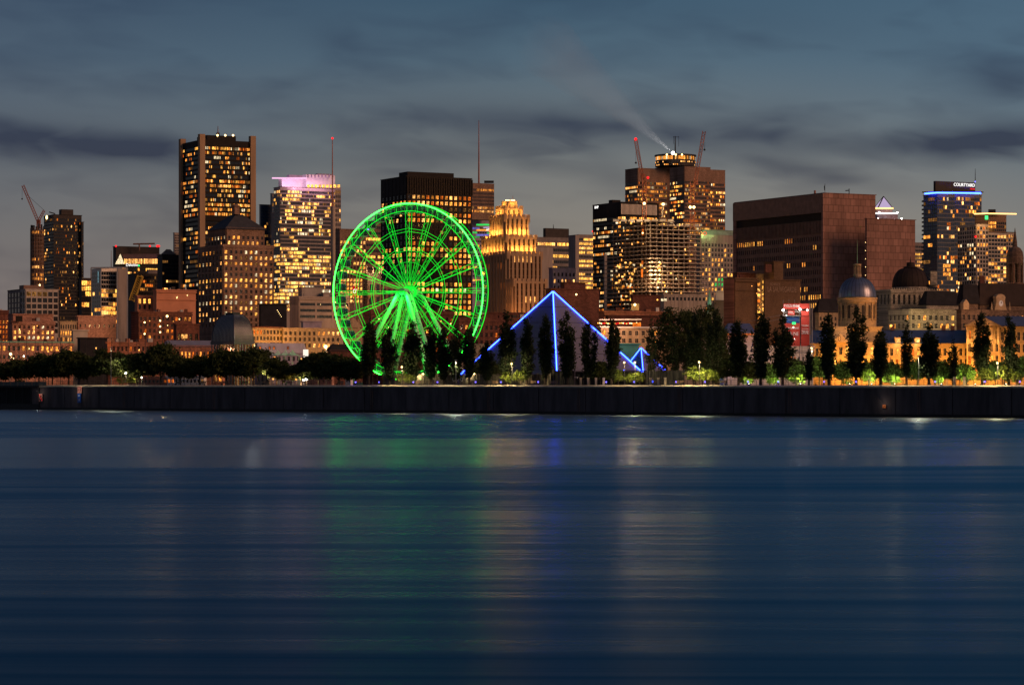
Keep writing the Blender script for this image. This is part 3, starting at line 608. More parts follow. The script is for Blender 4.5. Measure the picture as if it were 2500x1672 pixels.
# --- brick tower with pyramid roof
t = bld('brick_tower', 'tall red-brown brick tower with black pyramid roof and cupola', 'tower', 545, 1350); d = 1350
kw = dict(pf=.52, sf=.42, pr=.35, fm='tan_brick', pal='wpwypdc', run=.2, cross=True)
rr = [.6, .95, .9, .25, .55, .95, .9, .3, .35, .95, .7, .6, .3, .2]
r = vol(t, 485, 545, 667, d, 601, None, 'tan_brick', fs(608, 800, 14, 7, rows=[.3, .2, .8, .1, .3, .95, .8, .3, .1, .9, .5, .4, .6, .2], **kw), fs(608, 800, 14, 10, rows=rr, **kw), cap=.9, capm='tan_brick')
n_ = V((r.b.y, -r.b.x, 0))
for py in (604, 640): MB().box(r.C + n_ * .3 - r.b * .4 + V((0, 0, Z(py, d))), r.b * (r.Lb + .8), n_ * .5, V((0, 0, .7))).build('string_course', 'tan_brick', t)
r2 = vol(t, 509, 553, 645, d + 6, 559, 601, 'tan_brick', fs(573, 599, 2, 6, rows=[.7, .2], **kw), fs(573, 599, 2, 8, rows=[.6, .6], **kw), cap=.8)
hip(t, r2, 8.0, 'roof_dark', e=1.2, flat=.16)
r3 = vol(t, 566, 573, 585, d + 15, 505, 523, 'tan_brick', cap=.3, name='cupola'); MB().lathe(V((r3.C.x, r3.C.y, 0)) + (r3.a * r3.La + r3.b * r3.Lb) / 2, [(1.9, r3.z1), (1.8, r3.z1 + .6), (1.2, r3.z1 + 1.3), (.05, r3.z1 + 1.7)], 12).build('cupola_dome', 'tan_brick', t)
# --- dark blue stepped tower behind
t = bld('blue_tower', 'dark blue stepped glass tower behind the pink-crowned one', 'tower', 650, 2600)
vol(t, 633, 636, 664, 2600, 500, None, 'blue_wall', None, fs(504, 640, 18, 6, pf=.1, sf=.25, p=.12, pal='wd', dark='u')); vol(t, 660, 664, 690, 2590, 473, None, 'blue_wall', None, fs(480, 640, 20, 5, pf=.1, sf=.25, p=.15, pal='wd', dark='u'))
# --- tower with pink floodlit crown
t = bld('pink_crown_tower', 'bright yellow-lit office tower with pink glowing crown', 'tower', 690, 2250); d = 2250
rw = [.45, .65, .3, .6, .5, .35, .2, .4, .45, .1, .6, .5, .15, .35, .05, .4, .3, .85, .7, .9, .85, .6, .3, .4, .9, .55, .9, .85, .9, .95, .9, .95]
tp = dict(pf=.10, sf=.34, pr=.2, fm='concrete', pal='yypypcd', run=.6, bands=True)
vol(t, 669, 684, 818, d, 457, None, 'dark_wall', fs(463, 760, 32, 7, rows=[x * .8 for x in rw], **tp), fs(463, 760, 32, 44, rows=rw, **tp))
vol(t, 805, 813, 832, d + 30, 459, None, 'concrete', None, fs(463, 760, 26, 4, pf=.35, sf=.4, p=.4, pal='ypd'))
vol(t, 662, 671, 686, d + 12, 520, None, 'concrete', None, fs(524, 740, 24, 3, pf=.35, sf=.4, p=.35, pal='ypd'))
c1 = vol(t, 680, 688, 748, d + 10, 434, 457, 'white_paint', cap=0, name='crown'); c2 = vol(t, 738, 748, 818, d + 16, 426, 457, 'white_paint', cap=0, name='crown')
MB().prism([P(664, 437, d - 14), P(749, 437, d + 2), P(749, 437, d + 30), P(684, 437, d + 34)], (0, 0, 1.2)).build('canopy', 'pink_light', t)
for i in range(8): x = 750 + i * 8.6; MB().box(P(x, 434, d + 9 + i * 1.8), (1.2, 0, 0), (0, 1.2, 0), (0, 0, 2.9)).build('merlon', 'lilac_wall', t)
for i in range(9): x = 750 + i * 9.2; MB().box(P(x, 458, d + 4), (2.1, 0, 0), (0, 1, 0), (0, 0, 2.4)).build('lantern', 'y', t)
pb(t, 'roof_plant', 'lilac_wall', 700, 706, 745, d + 25, 427, 436); pb(t, 'roof_plant', 'lilac_wall', 770, 775, 812, d + 30, 424, 430)

for px, k in ((690, 5), (705, 6), (720, 7), (735, 8), (752, 10), (770, 12), (788, 14), (806, 16)): light('crown_flood', P(px, 454, d + k - 3), 2000, (1, .50, .85), t, .6)
t = bld('radio_mast', 'slim mast with a red tip before the pink-crowned tower', 'mast', 812, 1500); mast(t, 811.5, 339, 510, 1500, .45, .2, 'crane_red', tip='lamp_red'); MB().tube(P(813, 505, 1500), G(813, 1500), 1.3, k=8).build('lower_pole', 'concrete', t)
# --- buildings between the pink crown and the black tower
t = bld('stone_office', 'brown stone office with yellow window grid behind the wheel, left side', 'building', 840, 1650)
vol(t, 818, 829, 893, 1650, 560, None, 'tan_brick', None, fs(586, 740, 15, 8, pf=.35, sf=.38, pal='ypw', p=.75, rows=[.9, .3, .6, .4, .2, .5, .3, .9, .3, .9, .9, .9, .8, .9, .9], cross=True)); pb(t, 'lit_ledge', 'c', 838, 841, 893, 1652, 571, 573)
t = bld('sign_tower', 'brown office slab with ribbon windows left of the black tower', 'building', 895, 1800)
vol(t, 890, 893, 945, 1800, 541, None, 'tan_brick', None, fs(548, 720, 12, 9, pf=.1, sf=.55, pal='wyo', p=.45)); MB().box(P(894, 562, 1795), (1.9, 0, 0), (0, .3, 0), (0, 0, 2.4)).build('blue_sign', 'neon_white_blue', t)
t = bld('red_sign_pole', 'red lit sign with white O on a pole inside the wheel', 'sign', 866, 1100)
MB().tube(G(866, 1100), P(866, 722, 1100), .35).build('pole', 'concrete', t); MB().box(P(860.5, 724, 1099), (2.0, 0, 0), (0, .5, 0), (0, 0, 4.2)).build('panel', 'sign_red_dim', t); text("O'", 'sign_lettering', 'sign_light', t, P(862, 716, 1098.7), (1, 0, 0), 1.8, 1.5)
# --- gothic church with lit pinnacles (behind the wheel)
t = bld('stone_church', 'gothic stone church tower with brightly lit pinnacles inside the wheel', 'church', 915, 1300); d = 1300
r = vol(t, 888, 898, 930, d, 668, None, 'darkstone', fs(690, 780, 3, 1, pf=.5, sf=.3, p=0), fs(690, 780, 3, 2, pf=.5, sf=.3, p=0)); vol(t, 925, 932, 992, d + 6, 690, None, 'darkstone', None, fs(700, 770, 2, 5, pf=.5, sf=.3, p=.1, pal='o'))
for px in (896, 911, 926, 931, 990):
    h = 16 if px in (896, 931, 990) else 11; MB().box(P(px - 1.5, 668, d - .5), (.6, 0, 0), (0, .6, 0), (0, 0, 1.6)).tube(P(px, 661, d), P(px, 668 - 7 - h, d), .42, .05, k=4).build('pinnacle', 'limestone', t)
for px in (902, 918, 960): light('pinnacle_light', P(px, 665, d - 5), 1500, (1, .8, .5), t, .4)
for px in (905, 921, 960): light('church_wash', P(px, 760, d - 14), 2500, (1, .42, .1), t, .5)
t = bld('street_clock', 'small round street clock on a post under the church', 'clock', 902, 1080); MB().tube(G(902, 1080), P(902, 730, 1080), .2).build('post', 'black_steel', t)
MB().lathe(P(902, 725, 1080), [(.01, -.15), (.01, .15)], 4).build('pin', 'black_steel', t); MB().ball(P(902, 725, 1080), .55).build('clock_face', 'd', t)
# --- big black tower
t = bld('black_tower', 'broad black slab tower with square orange windows behind the wheel', 'tower', 993, 1500); d = 1500
bl = dict(pf=.40, sf=.40, pr=.3, fm='black_wall', pal='wpwpo', run=.7, cross=True)
right = [[None] + ['w'] * 12 + ['o']] ; R_ = random.Random(3)
pat = ['.xxxxxxxxxxxoo', 'xxxxxxxxxxxxxx', 'xdd.dd.d.dd.dd', 'xxxxxxxxxxxxxx', 'xxxxxxdxxxxxxx', '..............', '.......d...d..', '.........xxx..', 'dxdxxxx...d...', 'xxxxxxdxxxxxxx', 'xxdxxxddxdxxxx', '........dxxxxx', '.......ddxxxxx', '..d....d.d.ddd', '..............', 'xxxxdxxxddxxdx', 'xxxxxxcxxcxxcx', '....xdxddxxxdx', '....d...xxxxxx', '...dd...xxdxxx', '.......xxxxxxx', '......dxxxxxxx', '.......xxxx.xx', '.......xx.xxxx']
gridR = [[None if c == '.' else (R_.choice('wpwo') if c == 'x' else c) for c in row] for row in pat]
gridL = [[(R_.choice('pwd') if R_.random() < q else None) for _ in range(7)] for q in [0, .7, .2, .7, .6, 0, .05, .05, .1, .7, .5, .4, .2, .1, 0, .3, .3, .3, .2, .2, .2, .2, .2, .2]]
r = vol(t, 931, 993, 1151, d, 431, None, 'black_wall', fs(473, 813, 24, 7, lit=gridL, **bl), fs(473, 813, 24, 14, lit=gridR, **bl))
pb(t, 'penthouse', 'black_wall', 974, 995, 1108, d + 10, 419, 432)
for i in range(28):
    q = r.C + r.b * (r.Lb * i / 27); MB().box(q + V((0, 0, Z(472, d))), r.b * .5, V((r.b.y, -r.b.x, 0)) * .75, V((0, 0, (472 - 433) / F * d))).build('crown_fin', 'black_wall', t)
# --- antenna tower and pale block behind
t = bld('antenna_tower', 'brown ribbed tower with very tall antenna behind the black tower', 'tower', 1160, 2500); d = 2500
vol(t, 1140, 1152, 1206, d, 448, 536, 'tan_brick', None, fs(459, 520, 7, 20, pf=.3, sf=.4, pal='wwp', rows=[.75, .0, 0, 0, 0, .85, .95])); vol(t, 1142, 1153, 1206, d + 20, 530, None, 'lilac_wall', None, fs(552, 700, 14, 9, pf=.15, sf=.6, p=.2, pal='wbg'))
mast(t, 1169, 294, 448, d + 15, .85, .25, 'crane_red'); MB().box(P(1182, 447, d + 12), (9, 0, 0), (0, 3, 0), (0, 0, 2.2)).build('roof_plant', 'black_steel', t)
text('AMA', 'sign_lettering', 'sign_light', t, P(1187, 564, d - 8), (1, 0, 0), 2.6, 5); MB().tube(P(1180, 556, d - 8), P(1200, 555, d - 8), .6).build('sign_line', 'lilac_light', t)
for py, k in ((548, 'g'), (561, 'w'), (573, 'b')): MB().box(P(1163, py + 3, d - 5), (14, 0, 0), (0, .4, 0), (0, 0, 1.6)).build('lit_sign_strip', k, t)
# --- stepped art-deco tower
t = bld('art_deco_tower', 'stepped limestone art deco tower with golden floodlit setbacks', 'tower', 1250, 1450); d = 1450
def deco(xl, xc, xr, dd, yt, yb, nl, nr, win=True, lit=.12, y1=None, k=1.0):
    f = dict(pf=.58, sf=.05, pr=1.3, fm='sandstone', pal='pw', cross=False)
    H = (yb or 790) - yt; nf = max(1, int(H / 16))
    r = vol(t, xl, xc, xr, dd, yt, yb, 'sandstone', fs(yt + 5, (yb or 790) - 3, nf, nl, p=lit if win else 0, **f) if nl else None, fs(yt + 5, (yb or 790) - 3, nf, nr, p=lit if win else 0, **f), cap=0)
    n1, n2 = V((r.b.y, -r.b.x, 0)), V((-r.a.y, r.a.x, 0))
    for u, L_, n, nb, O in ((r.b, r.Lb, V((r.b.y, -r.b.x, 0)), nr, r.C), (r.a, r.La, V((-r.b.x, -r.b.y, 0)), nl, r.C)):
        for i in range((nb or 0) + 1):
            q = O + u * (L_ * i / nb) - u * .9 + n * .2
            MB().box(q + V((0, 0, r.z1 - 3.0)), u * 1.8, n * 1.0, V((0, 0, 4.4))).build('pinnacle_pier', 'sandstone', t)
    return r
deco(1181, 1240, 1320, d, 619, None, 8, 8); deco(1240, 1255, 1331, d - 14, 686, None, 3, 7, lit=.3)
a1 = deco(1181, 1236, 1306, d + 8, 578, 619, 7, 6); a2 = deco(1200, 1232, 1288, d + 14, 529, 578, 5, 5); a3 = deco(1216, 1234, 1271, d + 20, 508, 529, 3, 3); a4 = deco(1231, 1241, 1257, d + 25, 497, 508, 2, 2)
MB().box(P(1234, 497, d + 28), (2.2, 0, 0), (0, 2, 0), (0, 0, 2.0)).box(P(1247, 497, d + 28), (2.2, 0, 0), (0, 2, 0), (0, 0, 2.0)).build('lantern', 'lamp_warm', t); mast(t, 1252, 478, 492, d + 30, .2, .1)
for r, e, nn in ((a1, 1000, 6), (a2, 1150, 5), (a3, 700, 3), (a4, 520, 2)):
    for u, L_, n in ((r.b, r.Lb, V((r.b.y, -r.b.x, 0))), (r.a, r.La, V((-r.b.x, -r.b.y, 0)))):
        for i in range(nn):
            q = r.C + u * (L_ * (i + .5) / nn) + n * 2.9; light('setback_flood', q + V((0, 0, r.z0 + 2.2)), e * 1.15, (1, .50, .10), t, .3)
            MB().box(q + V((-.3, -.3, r.z0 + .1)), (.6, 0, 0), (0, .6, 0), (0, 0, .6)).build('floodlight', 'black_steel', t)
for px in (1205, 1228, 1262, 1300): light('street_wash', P(px, 790, d - 24), 3200, (1, .42, .14), t, .6)
# --- mid-rise group right of it
t = bld('beige_slab', 'plain beige slab right behind the art deco tower', 'building', 1325, 1700); vol(t, 1290, 1306, 1350, 1700, 602, None, 'concrete', None, None)
t = bld('ribbon_office', 'grey office with lit ribbon floors and dark rooftop box', 'building', 1340, 1900); vol(t, 1300, 1312, 1398, 1900, 580, None, 'grey_wall', None, fs(588, 660, 5, 18, pf=.08, sf=.5, pal='ypy', rows=[.8, .3, .75, .15, .5])); pb(t, 'roof_plant', 'dark_wall', 1326, 1332, 1389, 1906, 557, 582); mast(t, 1351, 548, 558, 1906, .3, .15, 'black_steel')
t = bld('lilac_block', 'pale lilac low block with five yellow windows in a row', 'building', 1375, 1550); vol(t, 1340, 1349, 1405, 1550, 655, None, 'lilac_wall', None, fs(662, 742, 5, 6, pf=.55, sf=.45, rows=[0, .95, 0, 0, 0], pal='p', p=0))
t = bld('banded_office', 'concrete office with bright yellow floor bands beside a plain shaft', 'building', 1420, 1800)
vol(t, 1388, 1413, 1447, 1800, 574, None, 'concrete', None, fs(579, 760, 17, 9, pf=.12, sf=.45, pal='ypy', p=.7, rows=[.5, .9, .95, .8, .2, .9, .9, .2, .8, .9, .9, .7, .8, .7, .7, .7, .6])); pb(t, 'shaft', 'concrete', 1404, 1405, 1414, 1796, 574, 939)
t = bld('dark_brick_block', 'blackish windowless brick block right behind the glass pyramid tip', 'building', 1400, 1050); vol(t, 1332, 1345, 1463, 1050, 706, None, 'brick_dark', None, None); vol(t, 1368, 1378, 1430, 1062, 691, 706, 'brick_dark', None, None); bulb(t, 1407, 719, 1046, .35); pb(t, 'roof_hut', 'brick_dark', 1382, 1385, 1395, 1064, 682, 692)
# --- dark tower with white sign
t = bld('dark_sign_tower', 'dark ribbed office tower with white corner sign before the cross-shaped tower', 'tower', 1515, 1950); d = 1950
tp = dict(pf=.12, sf=.45, pr=.25, fm='black_wall', pal='wwpodc', run=.5)
vol(t, 1448, 1516, 1608, d, 494, None, 'dark_wall', fs(527, 760, 22, 22, rows=[.9, .3, .4, .6, .6, .2, .7, .2, .95, .1, .2, .3, .3, .3, .3, .3, .4, .4, .3, .3, .3, .3], **tp), fs(527, 760, 22, 36, rows=[.8, .2, .4, .6, .5, .3, .4, .2, .2, .2, .3, .3, .3, .3, .3, .3], **tp))
r = pb(t, 'roof_plant', 'black_wall', 1486, 1495, 1515, d + 20, 488, 495); n_ = axes(GRID)
text('BNP', 'sign_lettering', 'sign_light', t, P(1452, 510, d + 20), -n_[0], 2.0, 5.5); text('RIBAS', 'sign_lettering', 'sign_light', t, P(1580, 507, d + 12), n_[1], 2.6, 6)
for i in range(30):
    q = V((X(1516, d), d, Z(523, d))) + n_[1] * (i * 1.02); MB().box(q, n_[1] * .35, V((n_[1].y, -n_[1].x, 0)) * .55, V((0, 0, 7.4))).build('crown_fin', 'silver', t)
pb(t, 'shaft', 'concrete', 1474, 1476, 1482, d - 6, 620, 939); bulb(t, 1447, 565, d + 40, .6, 'lamp_red', 'warning_light')
# --- cruciform tower with rotating searchlight
t = bld('cross_tower', 'huge brown cross-shaped tower with lit round top and searchlight', 'tower', 1650, 2650)
rw = [.25, .9, .45, .8, .55, .5, .45, .55, .6, .8, .6, .6, .6, .6, .6, .6]; tp = dict(pf=.14, sf=.45, pr=.3, fm='tan_brick', pal='wwpyodc', run=.55, bands=True)
vol(t, 1527, 1557, 1628, 2700, 411, None, 'tan_brick', fs(442, 600, 16, 12, rows=rw, **tp), fs(442, 600, 16, 30, rows=[.6, .95, .5, .8, .6, .6, .5, .5, .5, .5, .5, .5, .5, .5, .5, .5], **tp)); vol(t, 1600, 1620, 1700, 2720, 409, None, 'tan_brick', None, None)
vol(t, 1636, 1671, 1734, 2640, 407, None, 'tan_brick', fs(440, 600, 17, 14, rows=[.2, .5, .6, .5, .4, .5, .3, .6, .4, .5, .2, .3, .3, .4, .6, .6, .6], **tp), fs(440, 600, 17, 28, rows=[.1, .35, .6, .6, .5, .6, .35, .3, .3, .5, .5, .95, .9, .7, .6, .6, .6], **tp))
vol(t, 1724, 1731, 1770, 2700, 415, None, 'tan_brick', None, fs(446, 600, 16, 16, rows=[.1, .1, .5, .6, .5, .8, .1, .3, .4, .9, .3, .5, .3, .6, .6, .4], **tp))
c = P(1649, 405, 2720); R = 51 / F * 2720
MB().lathe(V((c.x, c.y, 0)), [(R * .97, Z(408, 2720)), (R * .97, Z(394, 2720)), (R * .93, Z(394, 2720)), (R * .93, Z(383, 2720)), (R * 1.0, Z(383, 2720)), (R, Z(379.5, 2720)), (.1, Z(379, 2720))], 40).build('drum', 'dark_wall', t)
for i in range(34):
    a0 = math.pi * (1.0 + (i + .1) / 34); a1 = math.pi * (1.0 + (i + .8) / 34); q = [V((c.x + R * .945 * math.cos(s), c.y + R * .945 * math.sin(s), 0)) for s in (a0, a1)]
    MB().quad(q[0] + V((0, 0, Z(392.5, 2720))), q[1] + V((0, 0, Z(392.5, 2720))), q[1] + V((0, 0, Z(384, 2720))), q[0] + V((0, 0, Z(384, 2720)))).build('window', random.choice('wpwcd'), t)
    if random.random() < .6:
        q = [V((c.x + R * .985 * math.cos(s), c.y + R * .985 * math.sin(s), 0)) for s in (a0, a0 + .05)]; z0 = random.choice((398, 405)); MB().quad(*[q[k] + V((0, 0, Z(zz, 2720))) for k, zz in ((0, z0 + 1.6), (1, z0 + 1.6), (1, z0 - 1.4), (0, z0 - 1.4))]).build('window', random.choice('wp'), t)
mast(t, 1648.5, 333, 379, 2725, .8, .4, 'black_steel'); MB().tube(P(1645, 333, 2725), P(1645, 352, 2725), .25, k=4).tube(P(1657, 333, 2725), P(1657, 358, 2725), .2, k=4).tube(P(1643, 335, 2725), P(1658, 335, 2725), .25, k=4).build('antenna_array', 'black_steel', t)
MB().ball(P(1643, 374, 2690), 1.6).build('searchlight', 'lamp_white', t)
for px in (1628, 1665, 1650): bulb(t, px, 378, 2690, .9, 'lamp_warm')
# --- pale civic block with green-lit roof
t = bld('green_lit_block', 'pale block with green-lit roof band and yellow and green windows', 'building', 1760, 1900)
gg = [[random.choice('yyw') if random.random() < q else None for _ in range(11)] for q in (0, .15, .1, .45, .15, .15, .7, .5, .3, .6, .5, .7, .5, .5)]
for i in (4, 5, 6): gg[8][i] = 'g'
for i in (5, 6, 7): gg[7][i] = 'g'
vol(t, 1700, 1712, 1797, 1900, 574, None, 'concrete', None, fs(592, 760, 14, 11, pf=.45, sf=.4, lit=gg, cross=True)); r = vol(t, 1705, 1716, 1795, 1908, 562, 574, 'green_roof', None, None)
light('roof_flood', P(1714, 570, 1898), 2600, (.55, 1, .3), t, 1); light('roof_flood', P(1740, 570, 1900), 1200, (.55, 1, .3), t, 1)
for px, k in ((1711, 'lamp_orange'), (1721, 'lamp_red'), (1786, 'grey_steel')):
    m = MB()
    for j in range(12):
        a0, a1 = 2 * math.pi * j / 12, 2 * math.pi * (j + 1) / 12; cc = P(px, 570 if px < 1780 else 573, 1888); m.tube(cc + V((1.1 * math.cos(a0), 0, 1.1 * math.sin(a0))), cc + V((1.1 * math.cos(a1), 0, 1.1 * math.sin(a1))), .16, k=4)
    m.build('roof_ring', k, t)
t = bld('copper_spire', 'slim green copper spire above the big trees', 'spire', 1732, 1150); MB().tube(P(1732, 760, 1150), P(1732, 704, 1150), 1.3, .05, k=8).build('spire', 'copper', t); MB().tube(G(1732, 1150), P(1732, 760, 1150), 1.4, k=8).build('tower', 'greystone', t); light('spire_light', P(1727, 748, 1144), 500, (.7, 1, .6), t, .3)
# --- open concrete frame under construction
t = bld('construction_tower', 'unfinished concrete frame building with many work lamps below two cranes', 'construction site', 1590, 1500); d = 1500
a, b = axes(GRID); C = V((X(1588, d), d, 0)); La, Lb = reach(C, a, 1498), reach(C, b, 1708); up = V((0, 0, 1))
for i in range(22):
    py = 541 + i * 10.1
    if i == 0: La_, Lb_ = La, reach(C, b, 1645)
    else: La_, Lb_ = La, Lb
    if i >= 8: La_, Lb_ = La + 6, Lb + 5
    e = 1.0 if i < 9 else 2.6
    MB().box(C + up * Z(py, d) - a * e - b * e, a * (La_ + e), b * (Lb_ + e), up * .42).build('floor_slab', 'concrete', t)
for i in range(10):
    for (u, L_) in ((a, La), (b, Lb)):
        q = C + u * (L_ * i / 9.0 + .3)
        if i == 0 and u == b: continue
        MB().box(q + up * GZ, a * .55, b * .55, up * (Z(541 if (u == a or i < 5) else 551, d) - GZ)).build('column', 'concrete', t)
for i, (f0, f1) in enumerate(((.12, .3), (.42, .6), (.75, .92))):
    q = C + b * (Lb * f0) + a * 9; MB().box(q + up * GZ, b * (Lb * (f1 - f0)), a * 8, up * (Z(545, d) - GZ)).build('core_wall', 'tan_brick', t)
MB().box(C + a * (La * .3) + b * 9 + up * GZ, a * (La * .35), b * 8, up * (Z(545, d) - GZ)).build('core_wall', 'tan_brick', t)
for i in range(8):
    x = 1497 + i * 19; MB().box(P(x, 541, d - 2 + abs(i - 4) * 4), (3.4, 0, 0), (0, .3, 0), (0, 0, 1.3)).build('edge_screen', 'white_paint', t)
for i in range(4):
    x = 1632 + i * 20; MB().box(P(x, 554, d + 10 + i * 8), (3.6, 0, 0), (0, .3, 0), (0, 0, 1.5)).build('edge_screen', 'white_paint', t)
def wl(px, py, r=.55, mk='lamp_warm', e=0):
    o = bulb(t, px, py, d - 2, r, mk, 'work_lamp')
    if e: light('work_light', P(px, py, d - 5), e, (1, .66, .3), t, .4)
for k, (px, py) in enumerate(((1592, 640), (1610, 640), (1591, 660), (1600, 661), (1610, 660), (1591, 671), (1600, 670), (1610, 671), (1600, 682), (1610, 681), (1606, 702), (1627, 712), (1569, 569))): wl(px, py, .45, e=2200 if k % 2 == 0 else 0)
for i in range(130):
    fx, py = random.choice([(random.uniform(1500, 1700), random.uniform(545, 735)), (random.gauss(1600, 14), random.uniform(640, 700)), (random.uniform(1500, 1548), random.uniform(640, 735))]); dd = d + 5 + random.random() * 12
    wd, h = random.choice(((.8, 1.3), (1.2, .9), (.5, 1.5))); MB().box(P(fx, py, dd), (wd, 0, 0), (0, .1, 0), (0, 0, h)).build('lit_opening', random.choice('wppdyc'), t)
for px, y0, y1 in ((1568, 637, 646), (1567, 657, 677), (1569, 560, 575)): MB().box(P(px - 2, y1, d - 1.5), (1.1, 0, 0), (0, .2, 0), (0, 0, (y1 - y0) / F * d)).build('lit_shaft', 'o', t)
for px in (1520, 1550, 1640, 1680): light('work_light', P(px, 690, d - 12), 5000, (1, .55, .25), t, .5)
crane('luffing crane with red tip light standing on the unfinished frame', 1506, 1573, (430, 560), (1568, 432), (1552, 342), 'crane_red', (1580, 470), tip='lamp_red', hook=((1552.5, 360), (1552.5, 398)))
tt = crane('luffing crane leaning right above the round-topped tower', 1512, 1690, (445, 560), (1697, 447), (1719, 321), 'crane_red', (1686, 480), hook=((1721, 348), (1720, 366)))
for px, py in ((1573, 497), (1685, 506), (1694, 506)):
    bulb(t, px, py, 1500, .8, 'lamp_warm'); light('crane_flood', P(px, py - 1, 1496), 4000, (1, .62, .2), t, .5)
bulb(t, 1582, 434, 1500, .7, 'lamp_red', 'warning_light'); MB().tube(P(1616, 530, 1500), P(1619, 498, 1500), .5).build('placing_boom', 'silver', t); bulb(t, 1619, 499, 1500, .8)
# --- brown courthouse slab
t = bld('courthouse_slab', 'massive brown granite office slab with dark louvred upper front', 'building', 2012, 1250); d = 1250
cw = dict(pf=.42, sf=.45, pr=.45, fm='bronze', pal='yyw', run=.85, dark='u')
gl = [[None] * 42 for _ in range(9)]
for j, a_, b_, k in ((0, 0, 14, 'y'), (0, 24, 28, 'o'), (1, 37, 39, 'y'), (3, 9, 10, 'o'), (3, 25, 27, 'y'), (3, 32, 34, 'w'), (6, 27, 35, 'y'), (7, 29, 41, 'y'), (8, 33, 41, 'y')):
    for i in range(a_, b_): gl[j][i] = random.choice(k + k + 'w') if random.random() < .9 else None
r = vol(t, 1795, 2012, 2137, d, 472, None, 'granite_brown', fs(572, 755, 9, 42, lit=gl, **cw), None, cap=.25)
n2 = V((-r.b.x, -r.b.y, 0)); O = r.C + r.a * r.La
MB().box(O + n2 * .1 + V((0, 0, Z(519, d))), -r.a * r.La, n2 * 1.3, V((0, 0, (519 - 474) / F * d))).build('upper_panel', 'bronze', t); MB().box(O + n2 * .05 + V((0, 0, Z(538, d))), -r.a * r.La, n2 * .55, V((0, 0, (538 - 519) / F * d))).build('dark_band', 'black_wall', t)  # black strip set between the upper panel and the louvres
for i in range(64): MB().box(O - r.a * (r.La * (i + .3) / 64) + n2 * .56 + V((0, 0, Z(570, d))), -r.a * .45, n2 * .5, V((0, 0, (570 - 539) / F * d))).build('louvre', 'bronze', t)
MB().box(r.C + V((0, 0, GZ)) - r.b * .9 + r.a * .2 + n2 * .4, -r.a * 1.2, r.b * 1.2, V((0, 0, r.z1 - GZ - .1))).build('corner_pier', 'granite_brown', t); MB().box(O + V((0, 0, GZ)) + n2 * .4, -r.a * 2.6, n2 * .9, V((0, 0, r.z1 - GZ - .1))).build('corner_pier', 'granite_brown', t)
nb_ = V((r.b.y, -r.b.x, 0)); nw, nh = 12, 36; sw, sh = r.Lb / nw, (r.z1 - GZ) / nh
pm = MB().box((0, 0, 0), r.b * (sw - .03), nb_ * .08, V((0, 0, sh - .03))).mesh('stone_panel', 'granite_brown')
for i in range(nw):
    for j in range(12, nh): inst('stone_panel', pm, t, r.C + r.b * (i * sw + .03) + nb_ * random.uniform(.0, .06) + V((0, 0, GZ + j * sh)))
pb(t, 'chimney', 'granite_brown', 1987, 1989, 1992, d + 20, 465, 473); MB().tube(P(2014, 449, d + 5), P(2014, 472, d + 5), .12, k=4).build('flagpole', 'black_steel', t); MB().quad(P(2014, 451, d + 5), P(2011.5, 456, d + 5), P(2012.5, 466, d + 5), P(2014, 464, d + 5)).build('flag', 'black_steel', t)
MB().tube(P(2073, 461, d + 8), P(2073, 473, d + 8), .25, k=4).tube(P(2064, 466, d + 8), P(2073, 465, d + 8), .3, k=4).build('maintenance_davit', 'black_steel', t)
t = bld('courthouse_annex', 'lower windowless brown granite block joined right of the slab', 'building', 2116, 1240)
r = vol(t, 2112, 2116, 2234, 1240, 534, None, 'granite_brown', None, None, cap=.25); nw, nh = 12, 31; sw, sh = r.Lb / nw, (r.z1 - GZ) / nh; nb_ = V((r.b.y, -r.b.x, 0))
pm = MB().box((0, 0, 0), r.b * (sw - .03), nb_ * .08, V((0, 0, sh - .03))).mesh('stone_panel', 'granite_brown')
for i in range(nw):
    for j in range(7, nh): inst('stone_panel', pm, t, r.C + r.b * (i * sw + .03) + nb_ * random.uniform(.0, .06) + V((0, 0, GZ + j * sh)))
for k in range(7): bulb(t, 2113, 592 + k * 20, 1236, .14, 'lamp_warm', 'stair_lamp')
# --- tower with lilac-lit glass pyramid
t = bld('pyramid_top_tower', 'tower with small lilac-lit glass pyramid above the brown annex', 'tower', 2157, 2500); d = 2500
pb(t, 'wall', 'lilac_wall', 2120, 2142, 2192, d, 521, 939); pb(t, 'wall', 'lilac_wall', 2124, 2142, 2179, d + 4, 509, 521)
ap_ = P(2157, 480, d + 12); q = [P(2134, 509, d + 10), P(2143, 509, d - 3), P(2180, 509, d + 10), P(2168, 509, d + 26)]
for i in range(4): MB().tri(q[i], q[(i + 1) % 4], ap_).build('glass_pane', 'lilac_light', t)
for p_ in q: MB().tube(p_, ap_, .55, k=4).build('hip_rib', 'dark_wall', t)
MB().tube(q[0], q[1], .7).tube(q[1], q[2], .7).build('light_line', 'line_orange', t); MB().tube(P(2136, 521, d - 2), P(2192, 521, d - 2), .75).build('light_line', 'sign_light', t)
for px, py in ((2144, 534), (2201, 534), (2147, 519), (2191, 519)): bulb(t, px, py, d - 8, .6, 'lamp_white')
